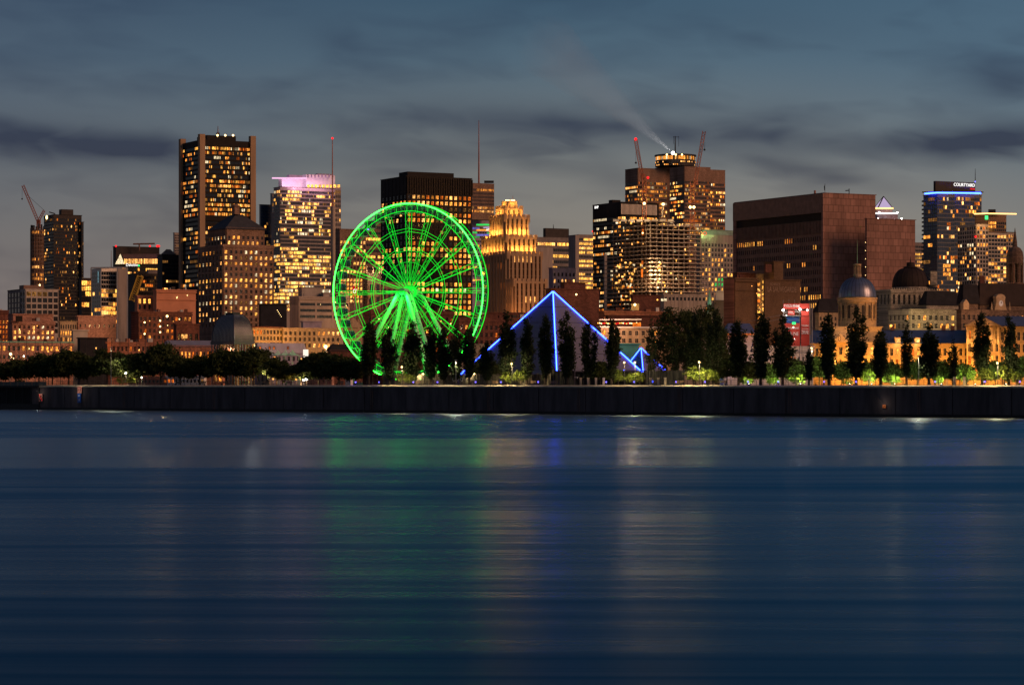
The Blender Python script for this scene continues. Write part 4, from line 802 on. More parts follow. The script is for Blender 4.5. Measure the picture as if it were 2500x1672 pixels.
# --- hotel tower with white sign
t = bld('hotel_tower', 'dark blue glass hotel tower with white sign and blue roof line', 'tower', 2290, 1600); d = 1600
hp = dict(pf=.10, sf=.22, pr=.15, fm='blue_wall', pal='wwodpc', run=.3, p=.3, dark='u', bands=True)
vol(t, 2255, 2288, 2330, d, 475, None, 'blue_wall', fs(480, 725, 24, 6, pf=.1, sf=.22, pr=.15, fm='blue_wall', pal='wd', p=.12, dark='u', bands=True), fs(480, 725, 24, 9, **hp)); vol(t, 2326, 2330, 2396, d + 12, 475, None, 'blue_wall', None, fs(480, 725, 24, 15, pf=.1, sf=.25, pr=.15, fm='blue_wall', pal='wdpo', p=.25, run=.3, dark='u', bands=True))
for i in range(22): MB().box(P(2252.5, 493 + i * 10.2, d + 14), (.8, 0, 0), (0, 4, 0), (0, 0, .9)).build('balcony', 'dark_wall', t)
MB().prism([P(2251, 471, d + 14), P(2288, 471, d - 4), P(2401, 471, d + 28), P(2370, 471, d + 44)], (0, 0, .7)).build('roof_slab', 'dark_wall', t)
MB().tube(P(2258, 473, d + 6), P(2288, 470.7, d - 4), .4, k=6).tube(P(2288, 470.7, d - 4), P(2394, 472, d + 22), .4, k=6).build('blue_light_line', 'neon_blue', t)
r = pb(t, 'sign_box', 'dark_wall', 2279, 2284, 2381, d + 12, 442, 470); n_ = V((r.b.y, -r.b.x, 0)); s0 = V((X(2328, d + 20), 0, 0)); kq = reach(r.C, r.b, 2328); O = r.C + r.b * kq + n_ * .3
text('COURTYARD', 'sign_lettering', 'sign_light', t, O + V((0, 0, Z(454.5, O.y))), r.b, 2.0, reach(r.C, r.b, 2379) - kq); k2 = reach(r.C, r.b, 2368); text('riott', 'brand_lettering', 'sign_red', t, r.C + r.b * k2 + n_ * .3 + V((0, 0, Z(461.5, O.y))), r.b, 1.2, reach(r.C, r.b, 2379) - k2)
mast(t, 2381, 412, 445, d + 30, .25, .1, 'black_steel'); bulb(t, 2381, 444, d + 28, .35, 'lamp_blue')
# --- beige condo with orange roof line
t = bld('beige_condo', 'beige grid apartment tower with glowing orange roof edge', 'tower', 2400, 1450); d = 1450
cg = dict(pf=.26, sf=.3, pr=.3, fm='pale_concrete', pal='wwpod', p=.36, run=.2, cross=True)
vol(t, 2339, 2384, 2412, d, 549, None, 'dark_wall', fs(552, 735, 18, 8, pf=.26, sf=.3, pr=.3, fm='pale_concrete', pal='wdpc', p=.3, run=.2), fs(552, 735, 18, 4, **cg), capm='pale_concrete')
vol(t, 2404, 2412, 2456, d + 4, 568, None, 'dark_wall', None, fs(572, 735, 17, 6, pf=.1, sf=.3, pr=.3, fm='pale_concrete', pal='wpyd', p=.4, run=.4)); vol(t, 2450, 2455, 2478, d + 22, 568, None, 'dark_wall', None, fs(572, 735, 17, 4, **cg))
vol(t, 2380, 2412, 2456, d + 12, 525, 568, 'tan_brick', None, fs(540, 566, 3, 9, pf=.12, sf=.3, pal='wd', rows=[.1, .2, .5])); MB().prism([P(2378, 523, d + 24), P(2410, 523, d), P(2482, 523, d + 34), P(2446, 523, d + 48)], (0, 0, .5)).build('roof_slab', 'dark_wall', t)
MB().tube(P(2379, 522.5, d + 22), P(2410, 521.5, d - 1), .33).tube(P(2410, 521.5, d - 1), P(2481, 522.5, d + 33), .33).build('orange_light_line', 'line_orange', t); MB().box(P(2405, 536, d), (1.6, 0, 0), (0, .3, 0), (0, 0, 2.0)).build('green_sign', 'lamp_green', t); MB().box(P(2413, 522, d + 20), (4, 0, 0), (0, .3, 0), (0, 0, 2.4)).build('roof_frame', 'dark_wall', t); bulb(t, 2382, 578, d - 4, .6, 'lamp_red', 'warning_light')
light('roof_wash', P(2400, 530, d - 6), 4000, (1, .55, .2), t, .5)
t = bld('far_office', 'small grey office with yellow floor bands behind the hotel', 'building', 2245, 2200); vol(t, 2225, 2230, 2262, 2200, 593, None, 'grey_wall', None, fs(598, 680, 9, 8, pf=.15, sf=.45, pal='yp', p=.6, rows=[0, 0, .9, .2, .8, .2, .9, .3, .3]))
# ================================================================ old town, left
LOW = dict(pf=.5, sf=.45, pr=.25, run=.2, cross=True)
def low(name, label, xl, xc, xr, d, yt, wall, L=None, R=None, cap=.5, ang=GRID, capm=None):
    t = bld(name, label, 'building', xc, d); r = vol(t, xl, xc, xr, d, yt, None, wall, L, R, cap=cap, ang=ang, capm=capm)
    if name not in ('kiosk', 'lilac_roof_hall', 'mansard_house', 'wheel_hall', 'stone_annex', 'site_cabin') and r.La > 4:      # vents, hatches and chimneys on the flat roof
        nf_ = V((r.b.y, -r.b.x, 0))
        for z_, h_, o_ in ((r.z1 - 1.0, .55, .75), (r.z1 - 4.6, .28, .5)): MB().box(r.C - r.b * .3 + nf_ * .02 + V((0, 0, z_)), r.b * (r.Lb + .6), nf_ * o_, V((0, 0, h_))).build('cornice' if h_ > .5 else 'string_course', wall, t)
        for i in range(max(2, int(r.Lb / 6))): MB().ball(r.C + r.b * random.uniform(.5, r.Lb - .3) + nf_ * .9 + V((0, 0, r.z1 - random.uniform(1.5, 6.5))), random.uniform(.12, .24)).build('wall_lamp', random.choice(('lamp_warm', 'lamp_orange', 'lamp_orange')), t)
        for i in range(max(2, int(r.Lb / 4))):
            q = r.C + r.b * random.uniform(.5, max(.6, r.Lb - 2)) + r.a * random.uniform(.6, max(.7, min(r.La - 2, 7))) + V((0, 0, r.z1 + .36)); w_ = random.uniform(.5, 2.2)
            MB().box(q, r.b * w_, r.a * random.uniform(.5, 1.6), V((0, 0, random.uniform(.5, 1.9)))).build(random.choice(('roof_vent', 'chimney', 'roof_hatch')), random.choice(('grey_steel', 'dark_wall', 'brick_dark', wall)), t)
    return t, r
def sl(px, py, d, e, col=(1, .5, .18), mk='lamp_orange', r=.4, label=None, base=None, name='street_lamp', arm=0.0):
    # street lamp: pole, arm, head and its own light
    p = P(px, py, d); g = V((p.x, p.y, GZ if base is None else base)); t = thing(name, g, label, 'lamp', 'lit lamps of the old town')
    MB().tube(g, p + V((0, 0, .1)), .1, .06, k=6).build('pole', 'black_steel', t)
    if arm: MB().tube(p + V((0, 0, .3)), p + V((arm, -.3, .3)), .05, k=5).build('arm', 'black_steel', t)
    MB().lathe(p + V((0, -.1, .12)), [(.05, .5), (r * 1.1, .25), (r * 1.2, .1)], 10).build('lamp_shade', 'black_steel', t)
    MB().ball(p + V((0, -.35, 0)), r).build('bulb', mk, t); light('lamp_light', p + V((0, -1.6, .2)), e, col, t, .25)
    return t
t, r = low('brick_block', 'pinkish brick block with set-back top floor and few lit windows at left', 12, 30, 133, 1200, 786, 'brick_pink', None, fs(792, 830, 3, 9, p=.4, pal='wpc', **LOW)); vol(t, 16, 32, 130, 1206, 768, 786, 'brick_pink'); pb(t, 'roof_opening', 'black_wall', 38, 39, 55, 1198, 771, 785)
t, r = low('corner_block', 'dark corner block with orange windows at the left edge', -30, -10, 19, 1180, 760, 'brick_dark', None, fs(780, 840, 5, 4, p=.7, pal='oow', **LOW))
t, r = low('stone_row', 'long tan stone building with arched windows low at far left', -40, -20, 178, 980, 836, 'brick_pink', None, fs(840, 880, 2, 17, p=.25, pal='wd', **LOW), capm='copper'); bulb(t, 27, 866, 955, .22)
t, r = low('brick_warehouse', 'windowless brown brick warehouse with lit corner wing', 186, 190, 283, 1150, 773, 'brick_pink', None, fs(790, 800, 1, 8, p=0, pal='d', pf=.7, sf=.3)); vol(t, 143, 146, 187, 1146, 786, None, 'limestone', None, fs(790, 836, 3, 7, pf=.45, sf=.35, pal='wp', rows=[0, .95, .2], cross=True))
t, r = low('white_box_block', 'small pale stucco block among dark low roofs at left', 174, 178, 214, 1040, 808, 'pale_concrete'); vol(t, 190, 195, 262, 1030, 826, None, 'slate', None, None)
t, r = low('orange_row', 'low orange brick row with a lit window behind the dark trees', 262, 272, 425, 985, 838, 'brick', None, fs(842, 880, 2, 15, p=.3, pal='ow', **LOW))
t, r = low('terracotta_block', 'tall plain terracotta block glowing orange', 374, 382, 478, 1300, 709, 'terracotta'); vol(t, 329, 335, 382, 1306, 723, None, 'terracotta', None, fs(728, 756, 2, 4, pf=.5, sf=.2, p=.3, pal='y'))
t, r = low('lamp_warehouse', 'dark brick warehouse with bright wall lamps', 320, 338, 468, 1150, 763, 'brick_dark', None, fs(770, 830, 4, 12, p=.25, pal='wo', **LOW))
for px, py, e in ((408, 772, 9000), (391, 783, 2500), (391, 797, 2500), (391, 811, 2500), (353, 787, 2500), (353, 815, 2500)): bulb(t, px, py, 1136, .5 if e > 5000 else .36); light('wall_lamp', P(px, py, 1128), e * .5, (1, .55, .2), t, .4)
t, r = low('arched_house', 'small brown house with a bright arched window', 424, 430, 486, 1080, 793, 'brick_dark', None, fs(812, 832, 1, 4, pf=.5, sf=.2, rows=[.0], pal='p', p=0)); MB().lathe(P(449, 826, 1066), [(.01, 0), (.01, .01)], 4).build('pin', 'brick_dark', t); MB().box(P(443, 826, 1068), (2.3, 0, 0), (0, .3, 0), (0, 0, 1.6)).build('arched_window', 'p', t)
t, r = low('lilac_roof_hall', 'long low hall with dull lilac roof behind the trees left of the dome', 395, 402, 530, 950, 846, 'brick', None, fs(852, 880, 1, 14, p=.5, pal='ow', **LOW)); hip(t, r, 2.2, 'roof_metal')
t, r = low('green_shed', 'dark green shed with stair lights beside the brick tower', 632, 637, 700, 1150, 744, 'slate', None, None)
for k in range(5): bulb(t, 677 + k * 2.4, 757 + k * 4, 1142, .13)
t, r = low('concrete_museum', 'low concrete modern block with louvred left end, left of the wheel', 709, 730, 852, 1280, 726, 'concrete', fs(716 + 12, 745, 1, 7, pf=.5, sf=.1, p=.5, pal='c'), fs(735, 780, 3, 3, pf=.1, sf=.55, p=.15, pal='yd')); vol(t, 728, 737, 786, 1290, 703, 726, 'concrete'); vol(t, 786, 790, 852, 1292, 716, 726, 'concrete')
t, r = low('orange_hall', 'old stone hall floodlit deep orange with two rows of arched windows', 608, 616, 690, 1060, 800, 'limestone', None, fs(803, 848, 3, 9, p=.2, pal='oow', pf=.4, sf=.4, cross=True), capm='brick_dark')
for px in (628, 645, 662, 679): light('hall_flood', P(px, 838, 1046), 3600, (1, .42, .06), t, .4)
t, r = low('yellow_hall', 'long yellow stone hall with arched windows beside the orange one', 688, 691, 830, 1064, 803, 'limestone', None, fs(806, 850, 3, 12, p=.25, pal='wp', pf=.5, sf=.42, cross=True)); vol(t, 735, 740, 785, 1080, 786, 803, 'lilac_wall')
for px in (705, 735, 765): light('hall_flood', P(px, 842, 1048), 2600, (1, .6, .2), t, .4)
t, r = low('mansard_house', 'lilac mansard roof house with small lit dormers', 622, 628, 745, 955, 862, 'lilac_wall', None, fs(866, 885, 1, 10, p=.3, pal='w', **LOW)); hip(t, r, 3.6, 'roof_metal', flat=.5)
for px in (632, 655, 666, 700): MB().box(P(px, 853, 948), (.8, 0, 0), (0, 2, 0), (0, 0, 1.2)).build('dormer', 'roof_metal', t); MB().box(P(px + 1.4, 852.5, 947.6), (.4, 0, 0), (0, .2, 0), (0, 0, .9)).build('window', 'o', t)
t, r = low('gable_church', 'small stepped-gable chapel with pinnacles seen through the wheel rim', 838, 842, 884, 1000, 800, 'limestone', None, None)
MB().prism([P(842, 800, 998), P(884, 799, 1016), P(863, 775, 1008)], (.0, 1.5, 0)).build('gable', 'limestone', t)
for px, y in ((845, 772), (859, 776), (876, 785)): MB().tube(P(px, 806, 998), P(px, y, 998), .45, .3, k=4).tube(P(px, y, 998), P(px, y - 8, 998), .55, .03, k=4).build('pinnacle', 'limestone', t)
light('chapel_light', P(862, 818, 986), 1200, (1, .5, .16), t, .4)
t, r = low('wheel_hall', 'long dark roofed hall behind the wheel base', 800, 806, 1010, 930, 858, 'brick_dark', None, fs(866, 900, 1, 20, p=.3, pal='oow', **LOW)); hip(t, r, 2.5, 'slate')
t, r = low('brick_hall', 'dark red brick hall rising behind the wheel legs', 890, 905, 1108, 1080, 760, 'brick_dark', None, fs(770, 860, 6, 17, p=.14, pal='ow', **LOW))
t, r = low('terrace_row', 'dim brick row between the wheel and the glass pyramid', 1105, 1120, 1300, 1000, 778, 'brick_dark', None, fs(790, 880, 5, 15, p=.12, pal='wo', **LOW)); vol(t, 1150, 1160, 1290, 1012, 764, 778, 'brick_dark'); vol(t, 1110, 1120, 1200, 960, 842, None, 'greystone')
# ---- old town, middle right
t, r = low('roof_terrace', 'low block with crowded roof terrace strung with pink bulbs', 1460, 1466, 1640, 960, 800, 'limestone', None, fs(803, 840, 2, 11, p=.05, pal='w', **LOW), capm='white_paint'); vol(t, 1478, 1484, 1648, 990, 772, 800, 'brick_dark'); MB().prism([P(1462, 782, 962), P(1566, 781, 966), P(1566, 781, 985), P(1462, 782, 985)], (0, 0, .4)).build('awning', 'white_cloth', t)
for i in range(26): bulb(t, 1460 + i * 4.1, 789.5 + random.uniform(-1.2, 1.2), 958 + i * .3, .22, random.choice(('lamp_warm', 'lamp_orange', 'lamp_warm', 'lamp_red')), 'string_bulb')
MB().box(P(1545, 797, 962), (2.9, 0, 0), (0, .3, 0), (0, 0, 1.3)).build('bar_window', 'o', t); light('terrace_light', P(1500, 786, 955), 3500, (1, .5, .35), t, .5); light('terrace_light', P(1545, 783, 955), 3000, (1, .62, .35), t, .5)
t, r = low('roof_hut_block', 'brown rooftop block with a yellow-lit hut and orange lamp', 1462, 1475, 1640, 1040, 762, 'brick', None, None); MB().box(P(1541, 758, 1030), (3.0, 0, 0), (0, 2, 0), (0, 0, 2.7)).build('hut', 'limestone', t); bulb(t, 1550, 744, 1026, .5); light('hut_light', P(1550, 748, 1022), 2000, (1, .72, .2), t, .4); bulb(t, 1605, 732, 1030, .3, 'lamp_orange'); MB().box(P(1614, 735, 1030), (2.2, 0, 0), (0, .3, 0), (0, 0, .9)).build('lit_sign', 'c', t); vol(t, 1540, 1545, 1612, 1060, 722, 762, 'brick_dark')
t, r = low('arcade_block', 'grey arcaded block under the unfinished frame', 1610, 1620, 1722, 1100, 720, 'concrete', None, fs(724, 734, 1, 11, pf=.4, sf=.2, p=.2, pal='w'))
t, r = low('teal_shed', 'plain teal shed wall beside the small pyramid', 1500, 1506, 1560, 840, 842, 'teal_panel')
t, r = low('painted_sign_block', 'tall brown brick block with faded painted wall lettering', 1769, 1795, 1849, 1050, 681, 'brick_brown'); MB().box(r.C + r.a * .4 + V((-r.b.x, -r.b.y, 0)) * .2 + V((0, 0, GZ)), r.a * (r.La - .4), V((-r.b.x, -r.b.y, 0)) * .2, V((0, 0, r.z1 - GZ))).build('side_wall', 'brick', t)
r4 = vol(t, 1864, 1867, 1954, 1052, 684, None, 'brick_brown'); vol(t, 1866, 1890, 1912, 1062, 640, 684, 'brick_brown'); vol(t, 1790, 1800, 1850, 1066, 668, 681, 'brick_dark'); pb(t, 'water_tank', 'brick_dark', 1866, 1870, 1884, 1061, 645, 665)
pb(t, 'light_well', 'limestone', 1846, 1847, 1869, 1068, 668, 939)
for j in range(7): MB().box(P(1849.5, 690 + j * 13.5 + 8, 1066), (1.0, 0, 0), (0, .2, 0), (0, 0, 1.2)).build('window', random.choice('wpyo'), t); MB().box(P(1861, 685 + j * 13.5 + 8, 1066), (.8, 0, 0), (0, .2, 0), (0, 0, 1.5)).build('window', random.choice('yyp'), t)
for j in range(6): x0, x1 = (1850, 1864) if j % 2 == 0 else (1864, 1850); MB().tube(P(x0, 702 + j * 12, 1060), P(x1, 713 + j * 12, 1060), .22, k=4).build('fire_stair', 'black_steel', t)
light('stair_lamp', P(1857, 722, 1058), 1600, (1, .5, .12), t, .3); light('stair_lamp', P(1857, 755, 1058), 1000, (1, .55, .16), t, .3); bulb(t, 1852, 720, 1057, .5, 'lamp_orange')
n_ = V((r4.b.y, -r4.b.x, 0))
def ghost(s, px0, px1, py, h): k0, k1 = reach(r4.C, r4.b, px0), reach(r4.C, r4.b, px1); q = r4.C + r4.b * k0 + n_ * .06; text(s, 'painted_lettering', 'ghost_paint', t, q + V((0, 0, Z(py, q.y))), r4.b, h, k1 - k0, .02)
ghost('ÉDIFICE', 1880, 1905, 697, 1.0); ghost('LA SAUVEGARDE', 1874, 1944, 712, 2.1)
t, r = low('white_cube', 'plain pale cube on the rooftops left of the painted brick block', 1746, 1748, 1769, 1080, 713, 'white_paint'); vol(t, 1740, 1744, 1770, 1076, 735, None, 'grey_wall')
# ---- promenade sheds
t, r = low('quay_shed', 'long pale riverside shed with a blue metal roof behind the poplars', 1756, 1766, 1985, 800, 848, 'white_paint', None, fs(868, 884, 1, 22, pf=.6, sf=.3, p=.3, pal='wo'), ang=10); r2 = vol(t, 1764, 1772, 1842, 822, 815, None, 'white_paint', ang=10); hip(t, r2, 3.2, 'roof_blue', flat=.3); pb(t, 'gutter_line', 'o', 1764, 1770, 1842, 819, 814.5, 816.5, ang=10)
pb(t, 'roof_box', 'grey_wall', 1930, 1935, 1978, 806, 839, 849, ang=10); light('shed_light', P(1893, 842, 792), 900, (1, .5, .16), t, .3); MB().box(P(1887, 836.5, 794), (1.5, 0, 0), (0, .4, 0), (0, 0, 1.0)).build('lantern', 'o', t)
# ================================================================ domed glass pavilion at left
t = bld('dome_pavilion', 'glazed pavilion under a big square metal dome, behind left trees', 'pavilion', 573, 850); d = 850
a, b = axes(GRID + 10); C = V((X(572, d), d, 0)); La, Lb = reach(C, a, 517), reach(C, b, 619); up = V((0, 0, 1)); cen = C + (a * La + b * Lb) / 2
z0, z1 = Z(833, d), Z(768, d + 6); fl = .34; prev = None; N = 14; dm = MB(); rings = []
for i in range(N + 1):
    s = i / N; hs = math.sin(s * math.pi / 2); k = .34 + .66 * math.sqrt(max(0, 1 - hs ** 2.1)); z = z0 + (z1 - z0) * hs
    rings.append([V((cen.x, cen.y, 0)) + a * (La / 2 * sa * k) + b * (Lb / 2 * sb * k) + up * z for sa, sb in ((-1, -1), (-1, 1), (1, 1), (1, -1))])
SEG = 16
for f in range(4):
    m = MB()
    for i in range(N):
        for j in range(SEG):
            l0, l1 = j / SEG + .006, (j + 1) / SEG - .006; A_, B_ = rings[i][f], rings[i][(f + 1) % 4]; A2, B2 = rings[i + 1][f], rings[i + 1][(f + 1) % 4]
            m.quad(A_.lerp(B_, l0), A_.lerp(B_, l1), A2.lerp(B2, l1), A2.lerp(B2, l0))
    m.build('dome_face', 'dome_metal', t)
    hm_ = MB()
    for i in range(N): hm_.tube(rings[i][f], rings[i + 1][f], .16, k=5)
    hm_.build('hip_rib', 'dome_metal', t)
    sm_ = MB()
    for j in range(SEG + 1):
        l = j / SEG
        for i in range(N): sm_.tube(rings[i][f].lerp(rings[i][(f + 1) % 4], l), rings[i + 1][f].lerp(rings[i + 1][(f + 1) % 4], l), .05, k=3, cap=False)
    sm_.build('seam', 'silver', t)
m = MB()
for i in range(N):
    for f in range(4): m.quad(*[cen.lerp(V((p.x, p.y, 0)), .985) + up * p.z - V((0, 0, .1)) for p in (rings[i][f], rings[i][(f + 1) % 4], rings[i + 1][(f + 1) % 4], rings[i + 1][f])])
m.build('dome_lining', 'roof_dark', t)
MB().box(C + up * (z0 - .9) - a * .3 - b * .3, a * (La + .6), b * (Lb + .6), up * .95).build('eaves', 'dome_metal', t)
MB().box(V((cen.x, cen.y, z1 - .3)) - a * La * fl / 2 - b * Lb * fl / 2, a * La * fl, b * Lb * fl, up * .5).build('top_plate', 'roof_dark', t); MB().box(V((cen.x, cen.y, z1 + .2)) - a * La * .19 - b * Lb * .19, a * La * .38, b * Lb * .38, up * .5).build('crown_platform', 'black_steel', t); MB().tube(V((cen.x, cen.y, z1)), P(568, 718, d + 8), .12, .05, k=5).build('finial', 'black_steel', t)
for u, L_ in ((a, La), (b, Lb)):
    for i in range(8): q = C + u * (L_ * i / 7.0); MB().box(q + up * GZ, a * .25, b * .25, up * (z0 - .9 - GZ)).build('column', 'grey_steel', t)
    for i in range(7): q = C + u * (L_ * (i + .2) / 7.0) + (b if u == a else a) * .6; MB().box(q + up * GZ, u * (L_ * .1), (b if u == a else a) * .05, up * (z0 - 1 - GZ)).build('glass_pane', random.choice(('d', 'd', 'glass')), t)
MB().box(cen - a * 3 - b * 3 + up * GZ, a * 6, b * 6, up * (z0 - 2 - GZ)).build('inner_room', 'brick_pink', t); light('inner_light', V((cen.x, cen.y, z0 - 2.5)) - a * 4 - b * 4, 900, (1, .45, .2), t, .4); light('pavilion_light', P(548, 850, d - 8), 500, (1, .45, .22), t, .4); light('dome_spill', P(616, 800, d - 10), 1500, (1, .85, .75), t, .5)
# tents beside it
for i, px in enumerate((654, 670, 689, 706)):
    d = 830; t = thing('canopy_tent', G(px, d), f'white peaked canopy tent left of the billboard, {nth(i)} in the row', 'tent', 'white canopy tents'); z = Z(868, d); zt = Z(853, d); h = 2.1; c = G(px + 8, d + 2); c.z = 0
    q = [c + V((-h, -h, z)), c + V((h, -h, z)), c + V((h, h, z)), c + V((-h, h, z))]; m = MB(); md = [c + V((x * .35, y * .35, z + .75)) for x, y in ((-h, -h), (h, -h), (h, h), (-h, h))]
    for k in range(4): m.quad(q[k], q[(k + 1) % 4], md[(k + 1) % 4], md[k]); m.tri(md[k], md[(k + 1) % 4], c + V((0, 0, zt)))
    m.build('canopy', 'white_cloth', t)
    for k in range(4): MB().tube(V((q[k].x, q[k].y, GZ)), q[k], .07, k=5).build('pole', 'white_paint', t); 
    MB().tube(q[0] + V((0, 0, .05)), q[1] + V((0, 0, .05)), .06, k=4).build('frame_bar', 'white_paint', t)
t = bld('lit_billboard', 'small glowing white billboard by the starry lamp', 'billboard', 746, 800); MB().tube(G(746, 800), P(746, 880, 800), .15).build('pole', 'black_steel', t); MB().box(P(740, 877, 799), (1.55, 0, 0), (0, .25, 0), (0, 0, 2.9)).build('screen', 'screen', t); MB().tube(P(740, 877, 800), P(740, 828, 800), .08).build('mast', 'grey_steel', t)
# kiosks behind the left trees
for i, (x0, x1, y, mk, lb) in enumerate(((523, 545, 905, 'terracotta', 'orange market hut between the dark trees'), (410, 500, 922, 'white_cloth', 'long low white stall roof behind the left trees'), (628, 660, 905, 'grey_wall', 'grey kiosk below the canopy tents'), (752, 812, 880, 'brick_pink', 'pink-lit kiosk behind the round trees left of the wheel'), (316, 420, 924, 'terracotta', 'low orange-lit stall at the left promenade'), (845, 858, 915, 'white_paint', 'bright white booth beside the tarpaulin fence'))):
    t, r = low('kiosk', lb, x0 - 2, x0, x1, 690 + i * 6, y, mk, None, fs(y + 2, 936, 1, max(2, int((x1 - x0) / 9)), pf=.3, sf=.35, p=.5, pal='oowd'), ang=-38); light('kiosk_light', P((x0 + x1) / 2, y + 4, 672 - i * 1.0), 260, (1, .5, .2), t, .3)
t, r = low('site_cabin', 'long dark site cabin with a white logo under the pyramid', 1402, 1406, 1578, 640, 908, 'black_wall', None, fs(912, 926, 1, 13, pf=.2, sf=.2, rows=[.06], pal='t'), ang=-38, cap=.2)
text('P Y', 'sign_lettering', 'sign_white', t, P(1401, 924, 634), QU, .45, 1.3)
# ================================================================ glass pyramid with blue edges
def pyramid(label, apex, lpx, rpx, npx, d, dn, base_open=None):
    t = thing('lit_pyramid', G(apex[0], d), label, 'pyramid'); A_ = P(*apex, d); L_, R_, N_ = G(lpx, d), G(rpx, d), G(npx, dn); Bk = G(apex[0] * 2 - npx, 2 * d - dn)
    for p0, p1 in ((L_, N_), (N_, R_), (R_, Bk), (Bk, L_)):
        n = 6; m = MB()
        for i in range(n):            # cladding rows, slightly stepped
            k0, k1 = i / n, (i + 1) / n - .004; m.quad(p0.lerp(A_, k0), p1.lerp(A_, k0), p1.lerp(A_, k1), p0.lerp(A_, k1)) if i < n - 1 else m.tri(p0.lerp(A_, k0), p1.lerp(A_, k0), A_)
        m.build('cladding', 'pyramid_panel', t)
    s = 1.0 if d < 770 and apex[1] < 800 else .75
    for p in (L_, R_, N_):
        out = ((p - V((A_.x, A_.y, p.z))).normalized() + V((0, 0, .5))) * .22
        MB().tube(p + out, A_ + out * .4, .16 * s, k=6).build('edge_light', 'neon_blue', t)
        for k in (.25, .5, .75):
            pass
    return t
pyramid('large dark pyramid outlined by glowing blue edges right of the wheel', (1350, 712), 1097, 1601, 1361, 760, 729)
pyramid('small pyramid with blue glowing edges behind the large one', (1565, 850), 1496, 1662, 1573, 790, 776)
# ================================================================ observation wheel
d = 820; H = P(1000, 713, d); Hz = H.z; uu = V((.866, -.5, 0)); nn = V((.5, .866, 0)); up = V((0, 0, 1)); RW = 26.9
t = thing('observation_wheel', G(1000, d), 'giant green-lit observation wheel with glass cabins', 'observation wheel')
def wp(ang, r, off): return H + uu * (math.cos(ang) * r) + up * (math.sin(ang) * r) + nn * off
def ring(r, off, rad, n=126):
    m = MB()
    for i in range(n): m.tube(wp(2 * math.pi * i / n, r, off), wp(2 * math.pi * (i + 1.02) / n, r, off), rad, k=6, cap=False)
    return m
ring(RW, -1.5, .18).build('front_rim', 'rim_green', t); ring(RW, 1.5, .12).build('back_rim', 'spoke_green', t); ring(RW - 2.3, -1.4, .09).build('inner_rim', 'spoke_green', t); ring(RW - 2.3, 1.4, .08).build('inner_rim', 'spoke_dim', t)
NS = 20
for i in range(NS):
    an = 2 * math.pi * i / NS + math.pi / 2; m = MB(); tang = (wp(an + .001, 1, 0) - wp(an - .001, 1, 0)).normalized(); K = 13
    def sp_(k, s, off): f = k / K; return wp(an, 1.6 + (RW - 2.4 - 1.6) * f, off) + tang * (s * (.3 + .42 * f))
    for s in (-1, 1):
        m.tube(sp_(0, s, -.55), sp_(K, s, -1.3), .065, k=4, cap=False)
    m.tube(sp_(0, 0, .5), sp_(K, 0, 1.3), .07, k=4, cap=False)
    for k in range(K):
        s = 1 if k % 2 else -1; m.tube(sp_(k, s, -.55 - .75 * k / K), sp_(k + 1, -s, -.55 - .75 * (k + 1) / K), .038, k=3, cap=False)
    m.build('spoke', 'spoke_green', t)
    # ties between neighbouring spokes, drawn as pairs of thin bars
    an2 = an + 2 * math.pi / NS
    tm = MB()
    for rr_ in (RW * .72, RW * .685, RW * .50, RW * .47, RW * .34): tm.tube(wp(an, rr_, -.9), wp(an2, rr_, -.9), .06 if rr_ > 10 else .045, k=3, cap=False)
    tm.build('tie_bar', 'spoke_green', t)
    sm_ = MB()
    for s in (-1, 1): sm_.tube(wp(an + .1, 1.2, 2.4 * s), wp(an, 9.0, 1.0 * s), .035, k=3, cap=False)
    sm_.build('stay_cable', 'spoke_dim', t)
for i in range(84):
    an = 2 * math.pi * i / 84; MB().tube(wp(an, RW, -1.5), wp(an, RW, 1.5), .06, k=3, cap=False).tube(wp(an, RW, -1.5), wp(an, RW - 2.3, -1.4), .05, k=3, cap=False).build('rim_strut', 'spoke_dim', t)
cf = MB(); hw, hh = 1.2, 1.08
for sx in (-1, 1):
    for sy in (-1, 1): cf.tube(uu * (hw * .8 * sx) + nn * (hw * sy) - up * hh, uu * (hw * sx) + nn * (hw * sy), .06, k=4).tube(uu * (hw * sx) + nn * (hw * sy), uu * (hw * .75 * sx) + nn * (hw * sy) + up * hh, .06, k=4)
cf.box(uu * (-hw * .8) - nn * hw - up * (hh + .12), uu * (1.6 * hw), nn * (2 * hw), up * .3); cf.box(uu * (-hw * .75) - nn * hw + up * hh, uu * (1.5 * hw), nn * (2 * hw), up * .2); cf.tube(up * (hh + .2) - nn * 1.4, up * (hh + .2) + nn * 1.4, .07, k=4)
cfm = cf.mesh('cabin', 'wheel_paint'); cg_ = MB()
for z0_, z1_, w0, w1 in ((-hh, 0, .78, .98), (0, hh, .98, .74)):
    q0 = [uu * (hw * w0 * x) + nn * (hw * .96 * y) + up * z0_ for x, y in ((-1, -1), (1, -1), (1, 1), (-1, 1))]; q1 = [uu * (hw * w1 * x) + nn * (hw * .96 * y) + up * z1_ for x, y in ((-1, -1), (1, -1), (1, 1), (-1, 1))]
    for k in range(4): cg_.quad(q0[k], q0[(k + 1) % 4], q1[(k + 1) % 4], q1[k])
cgm = cg_.mesh('cabin_glazing', 'cabin_glass'); cdm = MB().box(uu * (-.42 * hw) - nn * (hw * 1.0) - up * .9, uu * (.1), -nn * .04, up * 1.8).mesh('light_bar', 'spoke_green')
for i in range(42):
    an = 2 * math.pi * (i + .5) / 42; c = wp(an, RW - 1.5, .35) - up * .1
    o = inst('cabin', cfm, t, c); inst('glazing', cgm, o, c); inst('light_bar', cdm, o, c)
